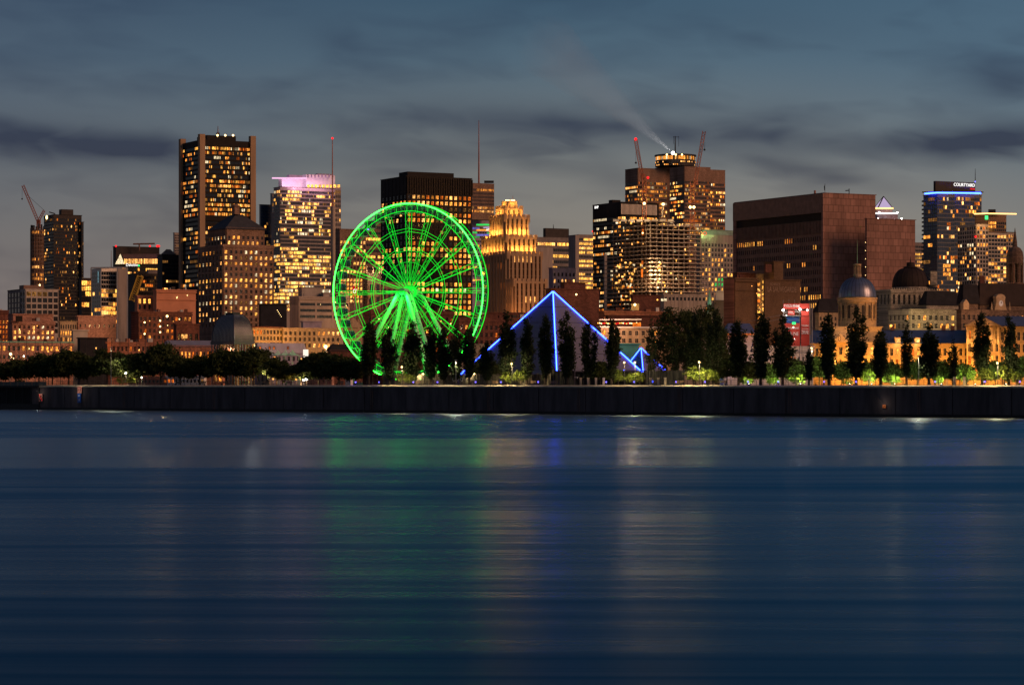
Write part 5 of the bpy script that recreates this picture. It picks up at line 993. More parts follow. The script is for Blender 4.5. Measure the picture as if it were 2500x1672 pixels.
MB().tube(H - nn * 4.4, H + nn * 4.4, 1.05, k=16).build('axle', 'wheel_paint', t); MB().tube(H - nn * 1.5, H - nn * .9, 1.7, k=20).tube(H + nn * .9, H + nn * 1.5, 1.7, k=20).build('hub_disc', 'spoke_green', t)
MB().box(H - nn * 5.2 - uu * 5.2 - up * .2, uu * 6.5, nn * 1.6, up * .3).build('service_deck', 'spoke_green', t)
for off, foot, mp in ((-4.0, -10.5, (-15.0, 14.2)), (4.0, 7.5, (-11.5, 16.5)), (-2.0, -2.5, (-8, 12)), ):
    for fx in mp:
        ft = V((H.x, H.y, GZ)) + uu * fx + nn * foot; MB().tube(ft, H + nn * off + uu * (1.2 if fx > 0 else -1.2), .85, .6, k=12).build('support_leg', 'wheel_paint', t, smooth=True)
MB().box(V((H.x, H.y, GZ)) - uu * 17 - nn * 9, uu * 35, nn * 20, up * .9).build('platform', 'grey_steel', t)
for s, e in ((-1, 3600), (1, 2400)):
    for x in (-2.6, 2.6): light('wheel_flood', H + nn * (6.5 * s) + uu * x - up * 1.0, e * (2.0 if s < 0 else .8), (.004, 1, .03), t, .6, 'SPOT', aim=H - up * 9 + nn * (0 if s < 0 else 3), spot=2.6)
for fx in (-15, -5, 5, 15): light('wheel_flood', V((H.x, H.y, GZ + 3)) + uu * fx - nn * 13, 4000, (.004, 1, .03), t, .5, 'SPOT', aim=H - up * 6, spot=2.0)
# ================================================================ zip-line tower
t = thing('zipline_tower', G(1945, 720), 'scaffold zip-line tower hung with red banners and floodlights', 'tower'); d = 720
z0, z1 = GZ, Z(742, d); wT = (1977 - 1913) / F * d; O = V((X(1913, d), d, 0)); uT, vT = V((1, 0, 0)), V((.25, .97, 0))
for fx in (0, .62, 1):
    for fy in (0, 1): q = O + uT * (wT * fx) + vT * (wT * .6 * fy); MB().tube(q + up * z0, q + up * z1, .12, k=5).build('post', 'grey_steel', t)
for i in range(10):
    z = z0 + (z1 - z0) * (i + 1) / 10
    for fy in (0, 1): q = O + vT * (wT * .6 * fy) + up * z; MB().tube(q, q + uT * wT, .07, k=4).tube(q, q + uT * (wT * .62) - up * ((z1 - z0) / 10), .05, k=4).build('brace', 'grey_steel', t)
def ban(x0, x1, y0, y1, off=0): q = P(x0, y1, d - .5 - off); MB().box(q, ((x1 - x0) / F * d, 0, 0), (0, .12, 0), (0, 0, (y1 - y0) / F * d)).build('banner', 'banner_red', t); return d - .6 - off
ban(1913, 1953, 741, 755); ban(1953.5, 1976, 741, 754); ban(1924, 1940, 758, 769); ban(1956, 1976, 762, 845); ban(1916, 1953, 789, 845); ban(1956, 1975, 759, 771, .3)
text('TYROLIENNE', 'banner_lettering', 'sign_white', t, P(1914.5, 750, d - .75), (1, 0, 0), .75, 38 / F * d, .02); text('ZIPLINE', 'banner_lettering', 'sign_white', t, P(1957, 815, d - .75), (1, 0, 0), .95, 17 / F * d, .02); text('TYROLIENNE', 'banner_lettering', 'sign_white', t, P(1957, 797, d - .75), (1, 0, 0), .45, 17 / F * d, .02); text('ZIPLINE', 'banner_lettering', 'sign_white', t, P(1917, 819, d - .75), (1, 0, 0), .95, 33 / F * d, .02); text('TYROLIENNE', 'banner_lettering', 'sign_white', t, P(1917, 803, d - .75), (1, 0, 0), .5, 33 / F * d, .02); text('MTL', 'banner_lettering', 'sign_white', t, P(1926, 766, d - .75), (1, 0, 0), .6, 12 / F * d, .02)
MB().tube(P(1958, 803, d - .7), P(1974, 803, d - .7), .05, k=4).build('banner_rule', 'sign_white', t)
MB().box(P(1920, 789, d + 1), (3.6, 0, 0), (0, 3, 0), (0, 0, 1.9)).build('launch_cabin', 'sign_blue', t); MB().box(P(1934, 792, d - .9), (.95, 0, 0), (0, .1, 0), (0, 0, .6)).build('green_panel', 'lamp_green', t); MB().box(P(1914, 772, d), (6.9, 0, 0), (0, 3.6, 0), (0, 0, .25)).build('launch_deck', 'grey_steel', t)
for px, py, e, r_ in ((1912, 757, 330, .30), (1953, 755, 380, .30), (1971, 757, 180, .2), (1920, 770, 60, .1), (1937, 799, 60, .1), (1939, 827, 60, .1)):
    MB().ball(P(px, py, d - 1.4), r_).build('floodlight', 'lamp_white', t); light('flood', P(px, py + 3, d - 3.2), e, (1, .86, .7), t, .3)
for px in (1912, 1926, 1940, 1975): MB().tube(P(px, 741, d + .3), P(px, 732, d + .3), .06, k=4).build('top_post', 'grey_steel', t)
for a_, b_ in (((1977, 778), (2008, 850)), ((1977, 778), (1996, 850)), ((1913, 768), (1765, 796)), ((1913, 776), (1765, 812))): MB().tube(P(*a_, d), P(*b_, d + 4), .05, k=4).build('guy_cable', 'grey_steel', t)
# ================================================================ domed market hall at right
t = bld('domed_market', 'long floodlit stone market hall with a silver-blue dome', 'market hall', 2093, 900); d = 900
MK = dict(pf=.5, sf=.35, pr=.35, cross=True, run=.1)
def arch(tt, c, w_, h, u, n, fm, pm, name='window'):
    # round-headed window standing on c
    k = 8; pts = [c - u * w_ / 2, c + u * w_ / 2] + [c + u * (w_ / 2 * math.cos(math.pi * i / k)) + V((0, 0, h - w_ / 2 + w_ / 2 * math.sin(math.pi * i / k))) for i in range(k + 1)]
    m = MB(); m.v = [p + n * .05 for p in pts]; m.f = [tuple(range(len(pts)))]; m.mi = [0]; o = m.build(name, pm, tt)
    s = MB()
    for i in range(2, len(pts) - 1): s.tube(pts[i] + n * .1, pts[i + 1] + n * .1, .1, k=4)
    s.tube(pts[0] + n * .1, pts[-1] + n * .1, .1, k=4).tube(pts[1] + n * .1, pts[2] + n * .1, .1, k=4).box(c - u * (w_ / 2 + .15) - V((0, 0, .2)), u * (w_ + .3), n * .25, V((0, 0, .2))); s.tube(c + n * .1, c + n * .1 + V((0, 0, h)), .04, k=3)
    s.build('frame', fm, o); return o
u0 = V((1, 0, 0)); n0 = V((0, -1, 0)); up = V((0, 0, 1))
def wing(xl, xr, dd, yt, rows_y, nb, lit, wall='limestone'):
    r = vol(t, xl, xl, xr, dd, yt, None, wall, None, fs(rows_y[0], rows_y[1], 3, nb, p=lit, pal='wyo', **MK), ang=0, cap=.5); return r
r = wing(1975, 2365, d, 841, (846, 925), 30, .4)
q = MB(); e0, e1 = P(1970, 838, d - 1), P(2366, 838, d - 1); g0, g1 = P(1985, 806, d + 10), P(2366, 806, d + 10); b0, b1 = P(1970, 838, d + 21), P(2366, 838, d + 21)
q.quad(e0, e1, g1, g0); q.quad(g0, g1, b1, b0); q.tri(e0, g0, b0); q.tri(e1, b1, g1); q.build('roof', 'roof_blue', t)
for px in (2192, 2240): MB().box(P(px - 7, 836, d - .6), (1.9, 0, 0), (0, 3, 0), (0, 0, 1.7)).build('dormer', 'limestone', t); MB().box(P(px - 5, 835, d - .75), (1.4, 0, 0), (0, .1, 0), (0, 0, 1.0)).build('window', 'p', t); light('dormer_light', P(px, 838, d - 2), 350, (1, .6, .2), t, .3)
for px in (2010, 2175, 2300, 2322): MB().box(P(px, 806, d + 9), (1.2, 0, 0), (0, 1.2, 0), (0, 0, 1.6)).build('chimney', 'brick', t)
# right pavilion with pediment
r = vol(t, 2360, 2360, 2440, d - 6, 796, None, 'limestone', None, fs(802, 925, 4, 6, p=.35, pal='wdo', **MK), ang=0, cap=.6)
MB().prism([P(2356, 795, d - 8), P(2444, 795, d - 8), P(2400, 773, d - 8)], (0, 2.5, 0)).build('pediment', 'limestone', t)
q = MB(); q.quad(P(2400, 772, d - 7), P(2560, 772, d - 7), P(2560, 797, d - 9), P(2444, 795, d - 9)); q.quad(P(2400, 772, d - 6), P(2356, 795, d - 8), P(2356, 795, d + 18), P(2400, 772, d + 18)); q.quad(P(2400, 772, d - 6.5), P(2400, 772, d + 18), P(2560, 795, d + 18), P(2560, 772, d - 6.5)); q.build('pavilion_roof', 'roof_blue', t)
vol(t, 2440, 2440, 2560, d - 3, 800, None, 'limestone', None, fs(806, 925, 4, 9, p=.25, pal='wyo', **MK), ang=0)
for px in (2362, 2380, 2420, 2436): MB().box(P(px - 2, 840, d - 7.2), (.75, 0, 0), (0, .8, 0), (0, 0, 5.6)).build('pilaster', 'limestone', t); light('pilaster_light', P(px, 836, d - 9), 450, (1, .52, .14), t, .25)
# portico under the dome
r = vol(t, 2030, 2030, 2150, d - 4, 838, None, 'limestone', None, fs(843, 925, 3, 8, p=.4, pal='wy', **MK), ang=0); MB().prism([P(2032, 836, d - 6), P(2072, 836, d - 6), P(2052, 814, d - 6)], (0, 3, 0)).build('pediment', 'limestone', t)
m = MB()
for j in range(16):
    a0, a1 = 2 * math.pi * j / 16, 2 * math.pi * (j + 1) / 16; cc = P(2049.5, 826, d - 6.6); m.tube(cc + V((.45 * math.cos(a0), 0, .85 * math.sin(a0))), cc + V((.45 * math.cos(a1), 0, .85 * math.sin(a1))), .1, k=4)
m.build('oval_window', 'dark_wall', t)
vol(t, 2030, 2030, 2152, d - 2, 800, 838, 'limestone', None, None, ang=0)
# drum and dome
c = P(2093, 800, d + 8); R = 45 / F * (d + 8); cz = V((c.x, c.y, 0)); D8 = d + 8
MB().lathe(cz, [(R * 1.03, Z(802, D8)), (R * 1.03, Z(783, D8)), (R * .98, Z(783, D8)), (R * .98, Z(740, D8)), (R * 1.06, Z(739, D8)), (R * 1.06, Z(731, D8)), (R * 1.1, Z(730, D8)), (R * 1.1, Z(727, D8)), (R * .9, Z(726, D8))], 40).build('drum', 'limestone', t)
for i in range(16):
    a_ = 2 * math.pi * (i + .5) / 16; n_ = V((math.cos(a_), math.sin(a_), 0)); u_ = V((-n_.y, n_.x, 0)); arch(t, cz + n_ * (R * .985) + up * Z(778, D8), 1.15, (778 - 745) / F * D8, u_, n_, 'limestone', 'dark_wall')
    a_ = 2 * math.pi * i / 16; n_ = V((math.cos(a_), math.sin(a_), 0)); u_ = V((-n_.y, n_.x, 0)); MB().box(cz + n_ * (R * .97) - u_ * .3 + up * Z(783, D8), u_ * .6, n_ * .4, up * ((783 - 740) / F * D8)).build('pilaster', 'limestone', t)
prof = [(R * 1.02 * math.cos(s * math.pi / 2) ** .82 + .0, Z(726, D8) + (Z(676, D8) - Z(726, D8)) * math.sin(s * math.pi / 2)) for s in [i / 14 * .96 for i in range(15)]]
MB().lathe(cz, prof + [(.1, prof[-1][1] + .1)], 48).build('dome', 'dome_blue', t, smooth=True)
sm_ = MB()
for i in range(28):
    a_ = 2 * math.pi * i / 28
    for (r0, z0), (r1, z1) in zip(prof, prof[1:]): sm_.tube(cz + V((math.cos(a_) * r0, math.sin(a_) * r0, z0)), cz + V((math.cos(a_) * r1, math.sin(a_) * r1, z1)), .05, k=3, cap=False)
for r0, z0 in prof[2:12:2]:
    for i in range(28): a0, a1 = 2 * math.pi * i / 28, 2 * math.pi * (i + 1) / 28; sm_.tube(cz + V((math.cos(a0) * r0, math.sin(a0) * r0, z0)), cz + V((math.cos(a1) * r0, math.sin(a1) * r0, z0)), .03, k=3, cap=False)
sm_.build('dome_seam', 'dome_dark', t, kind='stuff')
lr = 9 / F * D8
MB().lathe(cz, [(lr * 1.15, Z(678, D8)), (lr * 1.15, Z(669, D8)), (.05, Z(669, D8))], 12).lathe(cz, [(lr * .45, Z(669, D8)), (lr * .45, Z(648, D8))], 12).lathe(cz, [(lr * 1.1, Z(648, D8)), (lr * 1.1, Z(645, D8)), (.05, Z(643, D8))], 12).build('lantern', 'limestone', t)
for i in range(8): a_ = 2 * math.pi * i / 8; q = cz + V((math.cos(a_) * lr * .9, math.sin(a_) * lr * .9, 0)); MB().tube(q + up * Z(669, D8), q + up * Z(647, D8), .14, k=5).build('lantern_column', 'limestone', t)
MB().tube(cz + up * Z(645, D8), cz + up * Z(586, D8), .1, .04, k=5).build('flagpole', 'copper', t)
for px, dd, e in ((2055, d - 9, 900), (2085, d - 9, 700), (2125, d - 9, 900)): light('drum_flood', P(px, 800, dd), e * .8, (1, .6, .3), t, .3)
for k in range(17): px = 1990 + k * 31; light('facade_flood', P(px, 905, d - 11), 3000, (1, .40, .04), t, .3); MB().box(V((X(px, d - 13), d - 13, GZ)), (.4, 0, 0), (0, .4, 0), (0, 0, .5)).build('floodlight', 'black_steel', t)
# lanterns on masts before the market
for i, (px, py) in enumerate(((2011, 794), (2175, 795))):
    sl(px, py, 860, 500, (1, .6, .22), 'lamp_orange', .42, f'square orange lantern on a mast before the domed market, {("left", "right")[i]} one', name='lantern_mast')
# low stone wing left of the drum
t, r = low('stone_annex', 'pale stone wing with hipped slate roof left of the silver dome', 1990, 1998, 2052, 960, 763, 'limestone', None, fs(770, 800, 2, 6, p=.1, pal='w', **LOW)); hip(t, r, 5, 'slate'); light('annex_light', P(2010, 800, 945), 1800, (1, .5, .22), t, .3)
# ================================================================ old courthouse with dark dome
t = bld('old_courthouse', 'grey stone classical building with wide black dome', 'building', 2220, 1130); d = 1130
r = vol(t, 2140, 2175, 2312, d, 711, None, 'greystone', fs(716, 745, 1, 4, pf=.5, sf=.2, p=.1, pal='w', cross=True), fs(716, 745, 1, 11, pf=.55, sf=.2, rows=[.12], pal='y', cross=True), cap=.8)
n_ = V((r.b.y, -r.b.x, 0))
for i in range(24): MB().box(r.C + r.b * (r.Lb * i / 24) + n_ * .2 + up * (r.z1 + .5), r.b * .5, n_ * .4, up * .9).build('baluster', 'greystone', t)
MB().box(r.C - r.b * .6 + n_ * .05 + up * (r.z1 - .6), r.b * (r.Lb + 1.2), n_ * .8, up * .6).build('cornice', 'greystone', t)
r = vol(t, 2170, 2222, 2346, d - 24, 756, None, 'greystone', fs(765, 805, 2, 5, p=.4, pal='yw', **LOW), fs(765, 805, 2, 9, p=.4, pal='yw', **LOW)); hip(t, vol(t, 2245, 2262, 2346, d - 8, 745, 756, 'greystone', cap=0), 6, 'slate', flat=.3)
c = P(2223, 705, d + 18); cz = V((c.x, c.y, 0)); D8 = d + 18; R = 45 / F * D8
MB().lathe(cz, [(R * 1.0, Z(716, D8)), (R * 1.0, Z(702, D8)), (R * .97, Z(701, D8))], 40).build('drum', 'greystone', t)
prof = [(R * (.30 + .70 * math.cos(s * math.pi / 2) ** .9), Z(701, D8) + (Z(655, D8) - Z(701, D8)) * math.sin(s * math.pi / 2)) for s in [i / 12 for i in range(13)]]
MB().lathe(cz, prof + [(R * .38, Z(654, D8)), (R * .38, Z(652, D8)), (R * .22, Z(650, D8)), (R * .22, Z(641, D8)), (.1, Z(640, D8))], 40).build('dome', 'dome_dark', t, smooth=False); MB().tube(cz + up * Z(641, D8), cz + up * Z(625, D8), .3, .05, k=5).build('finial', 'dome_dark', t)
for i in range(20):
    a_ = 2 * math.pi * i / 20; rm = MB()
    for (r0, z0), (r1, z1) in zip(prof, prof[1:]): rm.tube(cz + V((math.cos(a_) * r0, math.sin(a_) * r0, z0)), cz + V((math.cos(a_) * r1, math.sin(a_) * r1, z1)), .12, k=4, cap=False)
    rm.build('dome_rib', 'dome_dark', t)
pb(t, 'chimney', 'greystone', 2270, 2272, 2288, d + 14, 662, 700); MB().prism([P(2268, 696, d + 12), P(2292, 696, d + 12), P(2280, 688, d + 12)], (0, 3, 0)).build('small_pediment', 'greystone', t)
for px, py, e, col in ((2160, 760, 3200, (1, .72, .42)), (2200, 757, 3000, (1, .75, .45)), (2215, 800, 2600, (1, .72, .3)), (2290, 800, 3800, (1, .82, .25)), (2320, 800, 3800, (1, .82, .25))): light('wall_flood', P(px, py, d - 42), e, col, t, .3)
# ================================================================ town hall with clock gable and turret
t = bld('town_hall', 'dark stone town hall with clock gable and domed turret at right', 'town hall', 2400, 1030); d = 1030
r = vol(t, 2335, 2346, 2560, d, 757, None, 'darkstone', None, fs(764, 805, 2, 18, p=.12, pal='wd', **LOW)); n_ = V((r.b.y, -r.b.x, 0))
r2 = vol(t, 2340, 2352, 2388, d + 4, 742, 757, 'darkstone', cap=0); hip(t, r2, 7.5, 'slate', flat=.6); r3 = vol(t, 2384, 2392, 2560, d + 8, 745, 757, 'darkstone', cap=0); hip(t, r3, 8.5, 'dome_dark', flat=.35)
pb(t, 'chimney', 'brick_dark', 2390, 2393, 2404, d + 14, 673, 720)
q = P(2441, 757, d + 30); k = reach(r.C, r.b, 2441); q = r.C + r.b * k + n_ * .6; gz = Z(757, q.y); w2 = 2.9
pts = [q - r.b * w2 + up * gz, q + r.b * w2 + up * gz, q + r.b * (w2 * .72) + up * (gz + 3), q + r.b * (w2 * .72) + up * (gz + 4.6)] + [q + r.b * (w2 * .8 * math.cos(math.pi * i / 8)) + up * (gz + 4.7 + 1.5 * math.sin(math.pi * i / 8)) for i in range(9)] + [q - r.b * (w2 * .72) + up * (gz + 4.6), q - r.b * (w2 * .72) + up * (gz + 3)]
MB().prism(pts[::-1], -n_ * 2).build('clock_gable', 'limestone', t)
cm = MB(); cc = q + up * (gz + 2.6) + n_ * .12; cm.v = [cc + r.b * (1.0 * math.cos(2 * math.pi * i / 24)) + up * (1.15 * math.sin(2 * math.pi * i / 24)) for i in range(24)]; cm.f = [tuple(range(24))]; cm.mi = [0]; ck = cm.build('clock_face', 'sign_white', t); MB().tube(cc + n_ * .05, cc + n_ * .05 + up * .8 + r.b * .1, .08, k=4).build('hand', 'black_steel', ck); MB().tube(cc + n_ * .05, cc + n_ * .05 + up * .35 + r.b * .4, .09, k=4).build('hand', 'black_steel', ck)
for s in (-1.5, 1.5): MB().tube(q + r.b * (w2 * s) + up * gz, q + r.b * (w2 * s) + up * (gz + 3.2), .5, .05, k=4).build('finial', 'limestone', t)
k = reach(r.C, r.b, 2357); q2 = r.C + r.b * k + n_ * .5; MB().prism([q2 - r.b * 1.3 + up * gz, q2 + r.b * 1.3 + up * gz, q2 + r.b * 1.3 + up * (gz + 2.6), q2 + up * (gz + 4), q2 - r.b * 1.3 + up * (gz + 2.6)][::-1], -n_ * 2).build('dormer', 'limestone', t)
c = P(2478, 700, d + 40); cz = V((c.x, c.y, 0)); D8 = d + 40; R = 19 / F * D8
MB().lathe(cz, [(R * 1.25, Z(760, D8)), (R * 1.25, Z(692, D8)), (R * 1.1, Z(690, D8))], 8).lathe(cz, [(R * 1.05, Z(645, D8)), (R * 1.1, Z(636, D8)), (R * 1.12, Z(630, D8)), (R * 1.0, Z(615, D8)), (R * .7, Z(606, D8)), (R * .3, Z(602, D8)), (R * .28, Z(592, D8)), (.05, Z(556, D8))], 12).build('turret', 'darkstone', t)
for i in range(8): a_ = 2 * math.pi * (i + .5) / 8; qq = cz + V((math.cos(a_) * R * .95, math.sin(a_) * R * .95, 0)); MB().tube(qq + up * Z(692, D8), qq + up * Z(640, D8), .55, k=6).build('turret_column', 'darkstone', t)
for px, e in ((2441, 1500), (2360, 900), (2400, 700)): light('gable_light', P(px, 768, d - 8), e, (1, .5, .22), t, .3)
light('turret_light', P(2470, 700, D8 - 12), 1200, (1, .4, .15), t, .3)
# ================================================================ vegetation
def leafmat(name, col, tl):
    m = bpy.data.materials.new(name); m.use_nodes = True; tt = NT(m.node_tree); tt.n.clear()
    g = tt.new('ShaderNodeNewGeometry'); f = g.outputs['Random Per Island']; c = tt.mix(f, tuple(x * .6 for x in col), tuple(x * 1.5 for x in col))
    df = tt.new('ShaderNodeBsdfDiffuse'); tr = tt.new('ShaderNodeBsdfTranslucent'); mx = tt.new('ShaderNodeMixShader'); mx.inputs[0].default_value = tl
    tt.l.new(c, df.inputs[0]); tt.l.new(c, tr.inputs[0]); tt.l.new(df.outputs[0], mx.inputs[1]); tt.l.new(tr.outputs[0], mx.inputs[2]); tt.l.new(mx.outputs[0], tt.new('ShaderNodeOutputMaterial').inputs[0]); M[name] = m
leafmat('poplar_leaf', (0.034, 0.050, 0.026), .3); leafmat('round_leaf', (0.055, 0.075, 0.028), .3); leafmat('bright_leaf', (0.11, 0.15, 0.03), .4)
def leaf(m, c, s, rnd):
    a = V((rnd.gauss(0, 1), rnd.gauss(0, 1), rnd.gauss(0, 1))).normalized(); b = a.orthogonal().normalized(); b.rotate(__import__('mathutils').Quaternion(a, rnd.uniform(0, 6.28))); e = a.cross(b)
    s1, s2 = s * rnd.uniform(.7, 1.3), s * rnd.uniform(.45, .8); m.quad(c - b * s1 - e * s2 * .3, c + e * -s2, c + b * s1 + e * s2 * .2, c + e * s2)
def poplar_mesh(seed, slim=1.0, thin=1.0):       # 14 m tall, several steep leaders that make a ragged, many-tipped column
    rnd = random.Random(seed); H_ = 14.0; m = MB(); bm_ = MB(); bm_.tube((0, 0, 0), (0, 0, 2.2), .26, .2, k=7)
    lead = [(0.0, 0.0, 1.0, .95)] + [(rnd.uniform(0, 6.28), rnd.uniform(.45, 1.25), rnd.uniform(.42, .93), rnd.uniform(.55, .95)) for _ in range(7)]
    for an, off, hf, wd in lead:
        def path(t_): k = min(1.0, t_ * 2.0) ** .8; return V((math.cos(an) * off * k * slim, math.sin(an) * off * k * slim, 1.3 + (H_ * hf - 1.3) * t_))
        pr = path(0)
        for i in range(1, 7): q = path(i / 6); bm_.tube(pr, q, .13 * (1 - i / 7.2) + .02, .13 * (1 - (i + 1) / 7.6) + .015, k=5, cap=False); pr = q
        for i in range(int(26 * hf * thin) + 3):
            t_ = rnd.uniform(.06, 1.0); c0 = path(t_); rad = wd * slim * (math.sin(math.pi * (.12 + .86 * t_)) ** .6) * rnd.uniform(.35, 1.25); a_ = rnd.uniform(0, 6.28)
            tip = c0 + V((math.cos(a_) * rad, math.sin(a_) * rad, rnd.uniform(.3, 1.1))); bm_.tube(c0, tip, .035, .012, k=3, cap=False)
            for k in range(int(30 * rnd.uniform(.5, 1.3))):
                f = rnd.uniform(.1, 1.1); leaf(m, c0.lerp(tip, f) + V((rnd.gauss(0, .24), rnd.gauss(0, .24), rnd.gauss(0, .34))), .24, rnd)
    return m.mesh('crown', 'poplar_leaf'), bm_.mesh('trunk', 'trunk')
def round_mesh(seed, H_=8.5, W_=4.2, clear=1.9, mk='round_leaf', n=150, ls=.32, dens=50):
    rnd = random.Random(seed); m = MB(); bm_ = MB(); bm_.tube((0, 0, 0), (0, 0, H_ * .5), .2, .11, k=7)
    for i in range(n):
        a = rnd.uniform(0, 6.28); ph = math.acos(rnd.uniform(-.85, 1)); rr_ = rnd.uniform(.55, 1.05); c = V((math.cos(a) * math.sin(ph) * W_ * rr_, math.sin(a) * math.sin(ph) * W_ * rr_, clear + (H_ - clear) * (.5 + .5 * math.cos(ph) * rr_)))
        if i < 26: bm_.tube((0, 0, rnd.uniform(clear * .7, H_ * .5)), c, .07, .015, k=4, cap=False)
        sz = rnd.uniform(.45, .95) * W_ / 4.2
        for k in range(int(dens * rnd.uniform(.6, 1.2))): leaf(m, c + V((rnd.gauss(0, sz * .62), rnd.gauss(0, sz * .62), rnd.gauss(0, sz * .45))), ls, rnd)
    return m.mesh('crown', mk), bm_.mesh('trunk', 'trunk')
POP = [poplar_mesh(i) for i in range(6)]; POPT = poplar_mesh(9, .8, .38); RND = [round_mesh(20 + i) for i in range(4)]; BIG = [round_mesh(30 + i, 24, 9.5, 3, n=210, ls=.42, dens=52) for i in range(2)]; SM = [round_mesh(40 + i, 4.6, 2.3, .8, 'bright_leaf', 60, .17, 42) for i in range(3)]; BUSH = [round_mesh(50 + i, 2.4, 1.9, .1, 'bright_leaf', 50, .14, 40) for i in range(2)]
def tree(name, ms, p, label, sx, sz, group, cat='tree'):
    t = thing(name, p, label, cat, group); rz = random.uniform(0, 6.28)
    for nm, me in (('crown', ms[0]), ('trunk', ms[1])):
        o = inst(nm, me, t, p, rz=rz); o.scale = (sx, sx, sz)
    return t
pops = [(900, 787, 46, 0), (952, 806, 44, 0), (1006, 783, 50, 0), (1051, 797, 44, 0), (1084, 806, 44, 0), (1113, 806, 40, 0), (1146, 801, 42, 0), (1190, 838, 40, 0), (1237, 761, 52, 0), (1286, 776, 46, 0), (1331, 776, 40, 0), (1385, 769, 46, 0), (1437, 787, 38, 0), (1492, 783, 40, 0), (1590, 790, 36, 1), (1645, 800, 36, 1), (1697, 773, 46, 0), (1747, 764, 44, 0), (1803, 785, 46, 0), (1857, 766, 50, 0), (1911, 771, 52, 0), (1975, 850, 34, 1), (2024, 773, 50, 0), (2090, 760, 54, 0), (2150, 808, 48, 0), (2213, 793, 42, 1), (2268, 789, 48, 0), (2327, 836, 36, 1), (2398, 769, 48, 0), (2463, 779, 46, 0)]
feat = {8: 'cutting the blue edge', 10: 'left of the central edge', 11: 'spiky-topped', 23: 'before the silver dome', 20: 'before the zip-line tower', 28: 'before the market pediment', 29: 'last at the right edge', 0: 'at the wheel'}
for i, (px, yt, wpx, thin) in enumerate(pops):
    p = qp(px, (17.0 if i in (14, 15, 16, 17) else 6.0) + random.uniform(0, 2.5)); h = (HY - yt) / F * p.y + .2
    tree('poplar_tree', POPT if thin else POP[i % 6], p, (f'{"sparse" if thin else "dark"} columnar poplar, {nth(i)} from the left on the quay' + (', ' + feat[i] if i in feat else '')), wpx / F * p.y / 3.25, h / 14.1, 'columnar poplars along the quay')
rnds = [(-8, 882, 70), (38, 876, 74), (95, 862, 74), (128, 866, 60), (168, 851, 80), (213, 868, 66), (262, 852, 78), (300, 862, 64), (335, 858, 74), (392, 838, 84), (440, 868, 70), (487, 866, 74), (553, 850, 92), (620, 848, 88), (676, 872, 66), (735, 884, 60), (778, 856, 86), (828, 866, 92), (868, 876, 70)]
for i, (px, yt, wpx) in enumerate(rnds):
    p = qp(px, 7 + random.uniform(0, 4)); h = (HY - yt) / F * p.y; tree('maple_tree', RND[i % 4], p, f'round-crowned dark tree on the left promenade, {nth(i)} from the left', wpx / F * p.y / 7.6, h / 8.8, 'round trees on the left promenade')
for i, (px, yt, wpx, d_, lb) in enumerate(((1652, 742, 122, 700, 'very large spreading dark tree right of the small pyramid'), (1716, 738, 112, 706, 'second very large dark tree, right of the spreading one'), (1752, 790, 70, 690, 'middling round tree at the right flank of the two giants'))):
    p = G(px, d_); h = (HY - yt) / F * d_; tree('large_tree', BIG[i % 2], p, lb, wpx / F * d_ / 20.5, h / 25.0, 'big trees in the park')
darks = [(1180, 872, 50), (1205, 880, 44), (1466, 880, 50), (1545, 905, 44), (1715, 880, 60), (1775, 868, 54), (1830, 880, 56), (1880, 884, 56), (1945, 876, 56), (2000, 870, 60), (2060, 880, 54), (2120, 880, 50), (2180, 884, 50), (2240, 876, 50), (2300, 880, 52), (2355, 884, 46), (2430, 880, 54), (2485, 870, 60)]
for i, (px, yt, wpx) in enumerate(darks):
    p = qp(px, 22 + random.uniform(0, 10)); h = (HY - yt) / F * p.y; tree('park_tree', RND[(i + 1) % 4], p, f'low dark park tree behind the poplar row, {nth(i)} from the left', wpx / F * p.y / 7.6, h / 8.8, 'park trees behind the poplars')
# lamps of the promenade and the bushes they light
def plamp(px, py, back, e, label, mk='lamp_warm', col=(1, .74, .36), r=.2, k=13.0):
    p = qp(px, back); z = Z(py, p.y); t = thing('promenade_lamp', p, label, 'lamp', 'lamps on the promenade')
    MB().tube(p, V((p.x, p.y, z - .2)), .07, .05, k=6).build('pole', 'black_steel', t); MB().tube(V((p.x, p.y, z - .25)), V((p.x, p.y, z - .1)), .05, .28, k=8).build('lamp_shade', 'grey_steel', t)
    q = V((p.x, p.y, z + .08)) - QN * .15; MB().ball(q, r).build('bulb', mk, t); light('lamp_light', q + V((0, 0, -.35)) - QN * .3, e * k, col, t, .15, 'SPOT', aim=q - V((0, 0, 5)) - QN * .6, spot=2.7); light('lamp_glow', q + V((0, 0, .1)) - QN * 2.6, e * (9.0 if k > 5 else 3.0), col, t, .15, 'SPOT', aim=p + QN * 2.5 + V((0, 0, 1.6)), spot=2.2); return p
PL = [(982, 897, 3.5, 260, 'thin promenade lamp in a lit bush under the wheel'), (1250, 889, 3.5, 420, 'lamp post between two lit bushes left of the pyramid'), (1525, 886, 12, 220, 'teal-bannered lamp by the right pyramid corner'), (1551, 886, 4.5, 300, 'lamp post at the foot of the small pyramid'), (1708, 885, 4.0, 560, 'bright lamp with lit shrubs under the big trees'), (2436, 887, 3.0, 420, 'tall curved lamp before the market at right'), (1982, 851, 40, 1400, 'orange lamp above the shed right of the zip-line tower'), (2312, 896, 34, 700, 'small lamp in the gap before the market'), (1034, 914, 12.5, 120, 'low white lamp on the tarpaulin fence'), (1159, 914, 12.5, 60, 'low lamp near the right end of the tarpaulin fence')]
for px, py, bk, e, lb in PL: plamp(px, py, bk, e, lb)
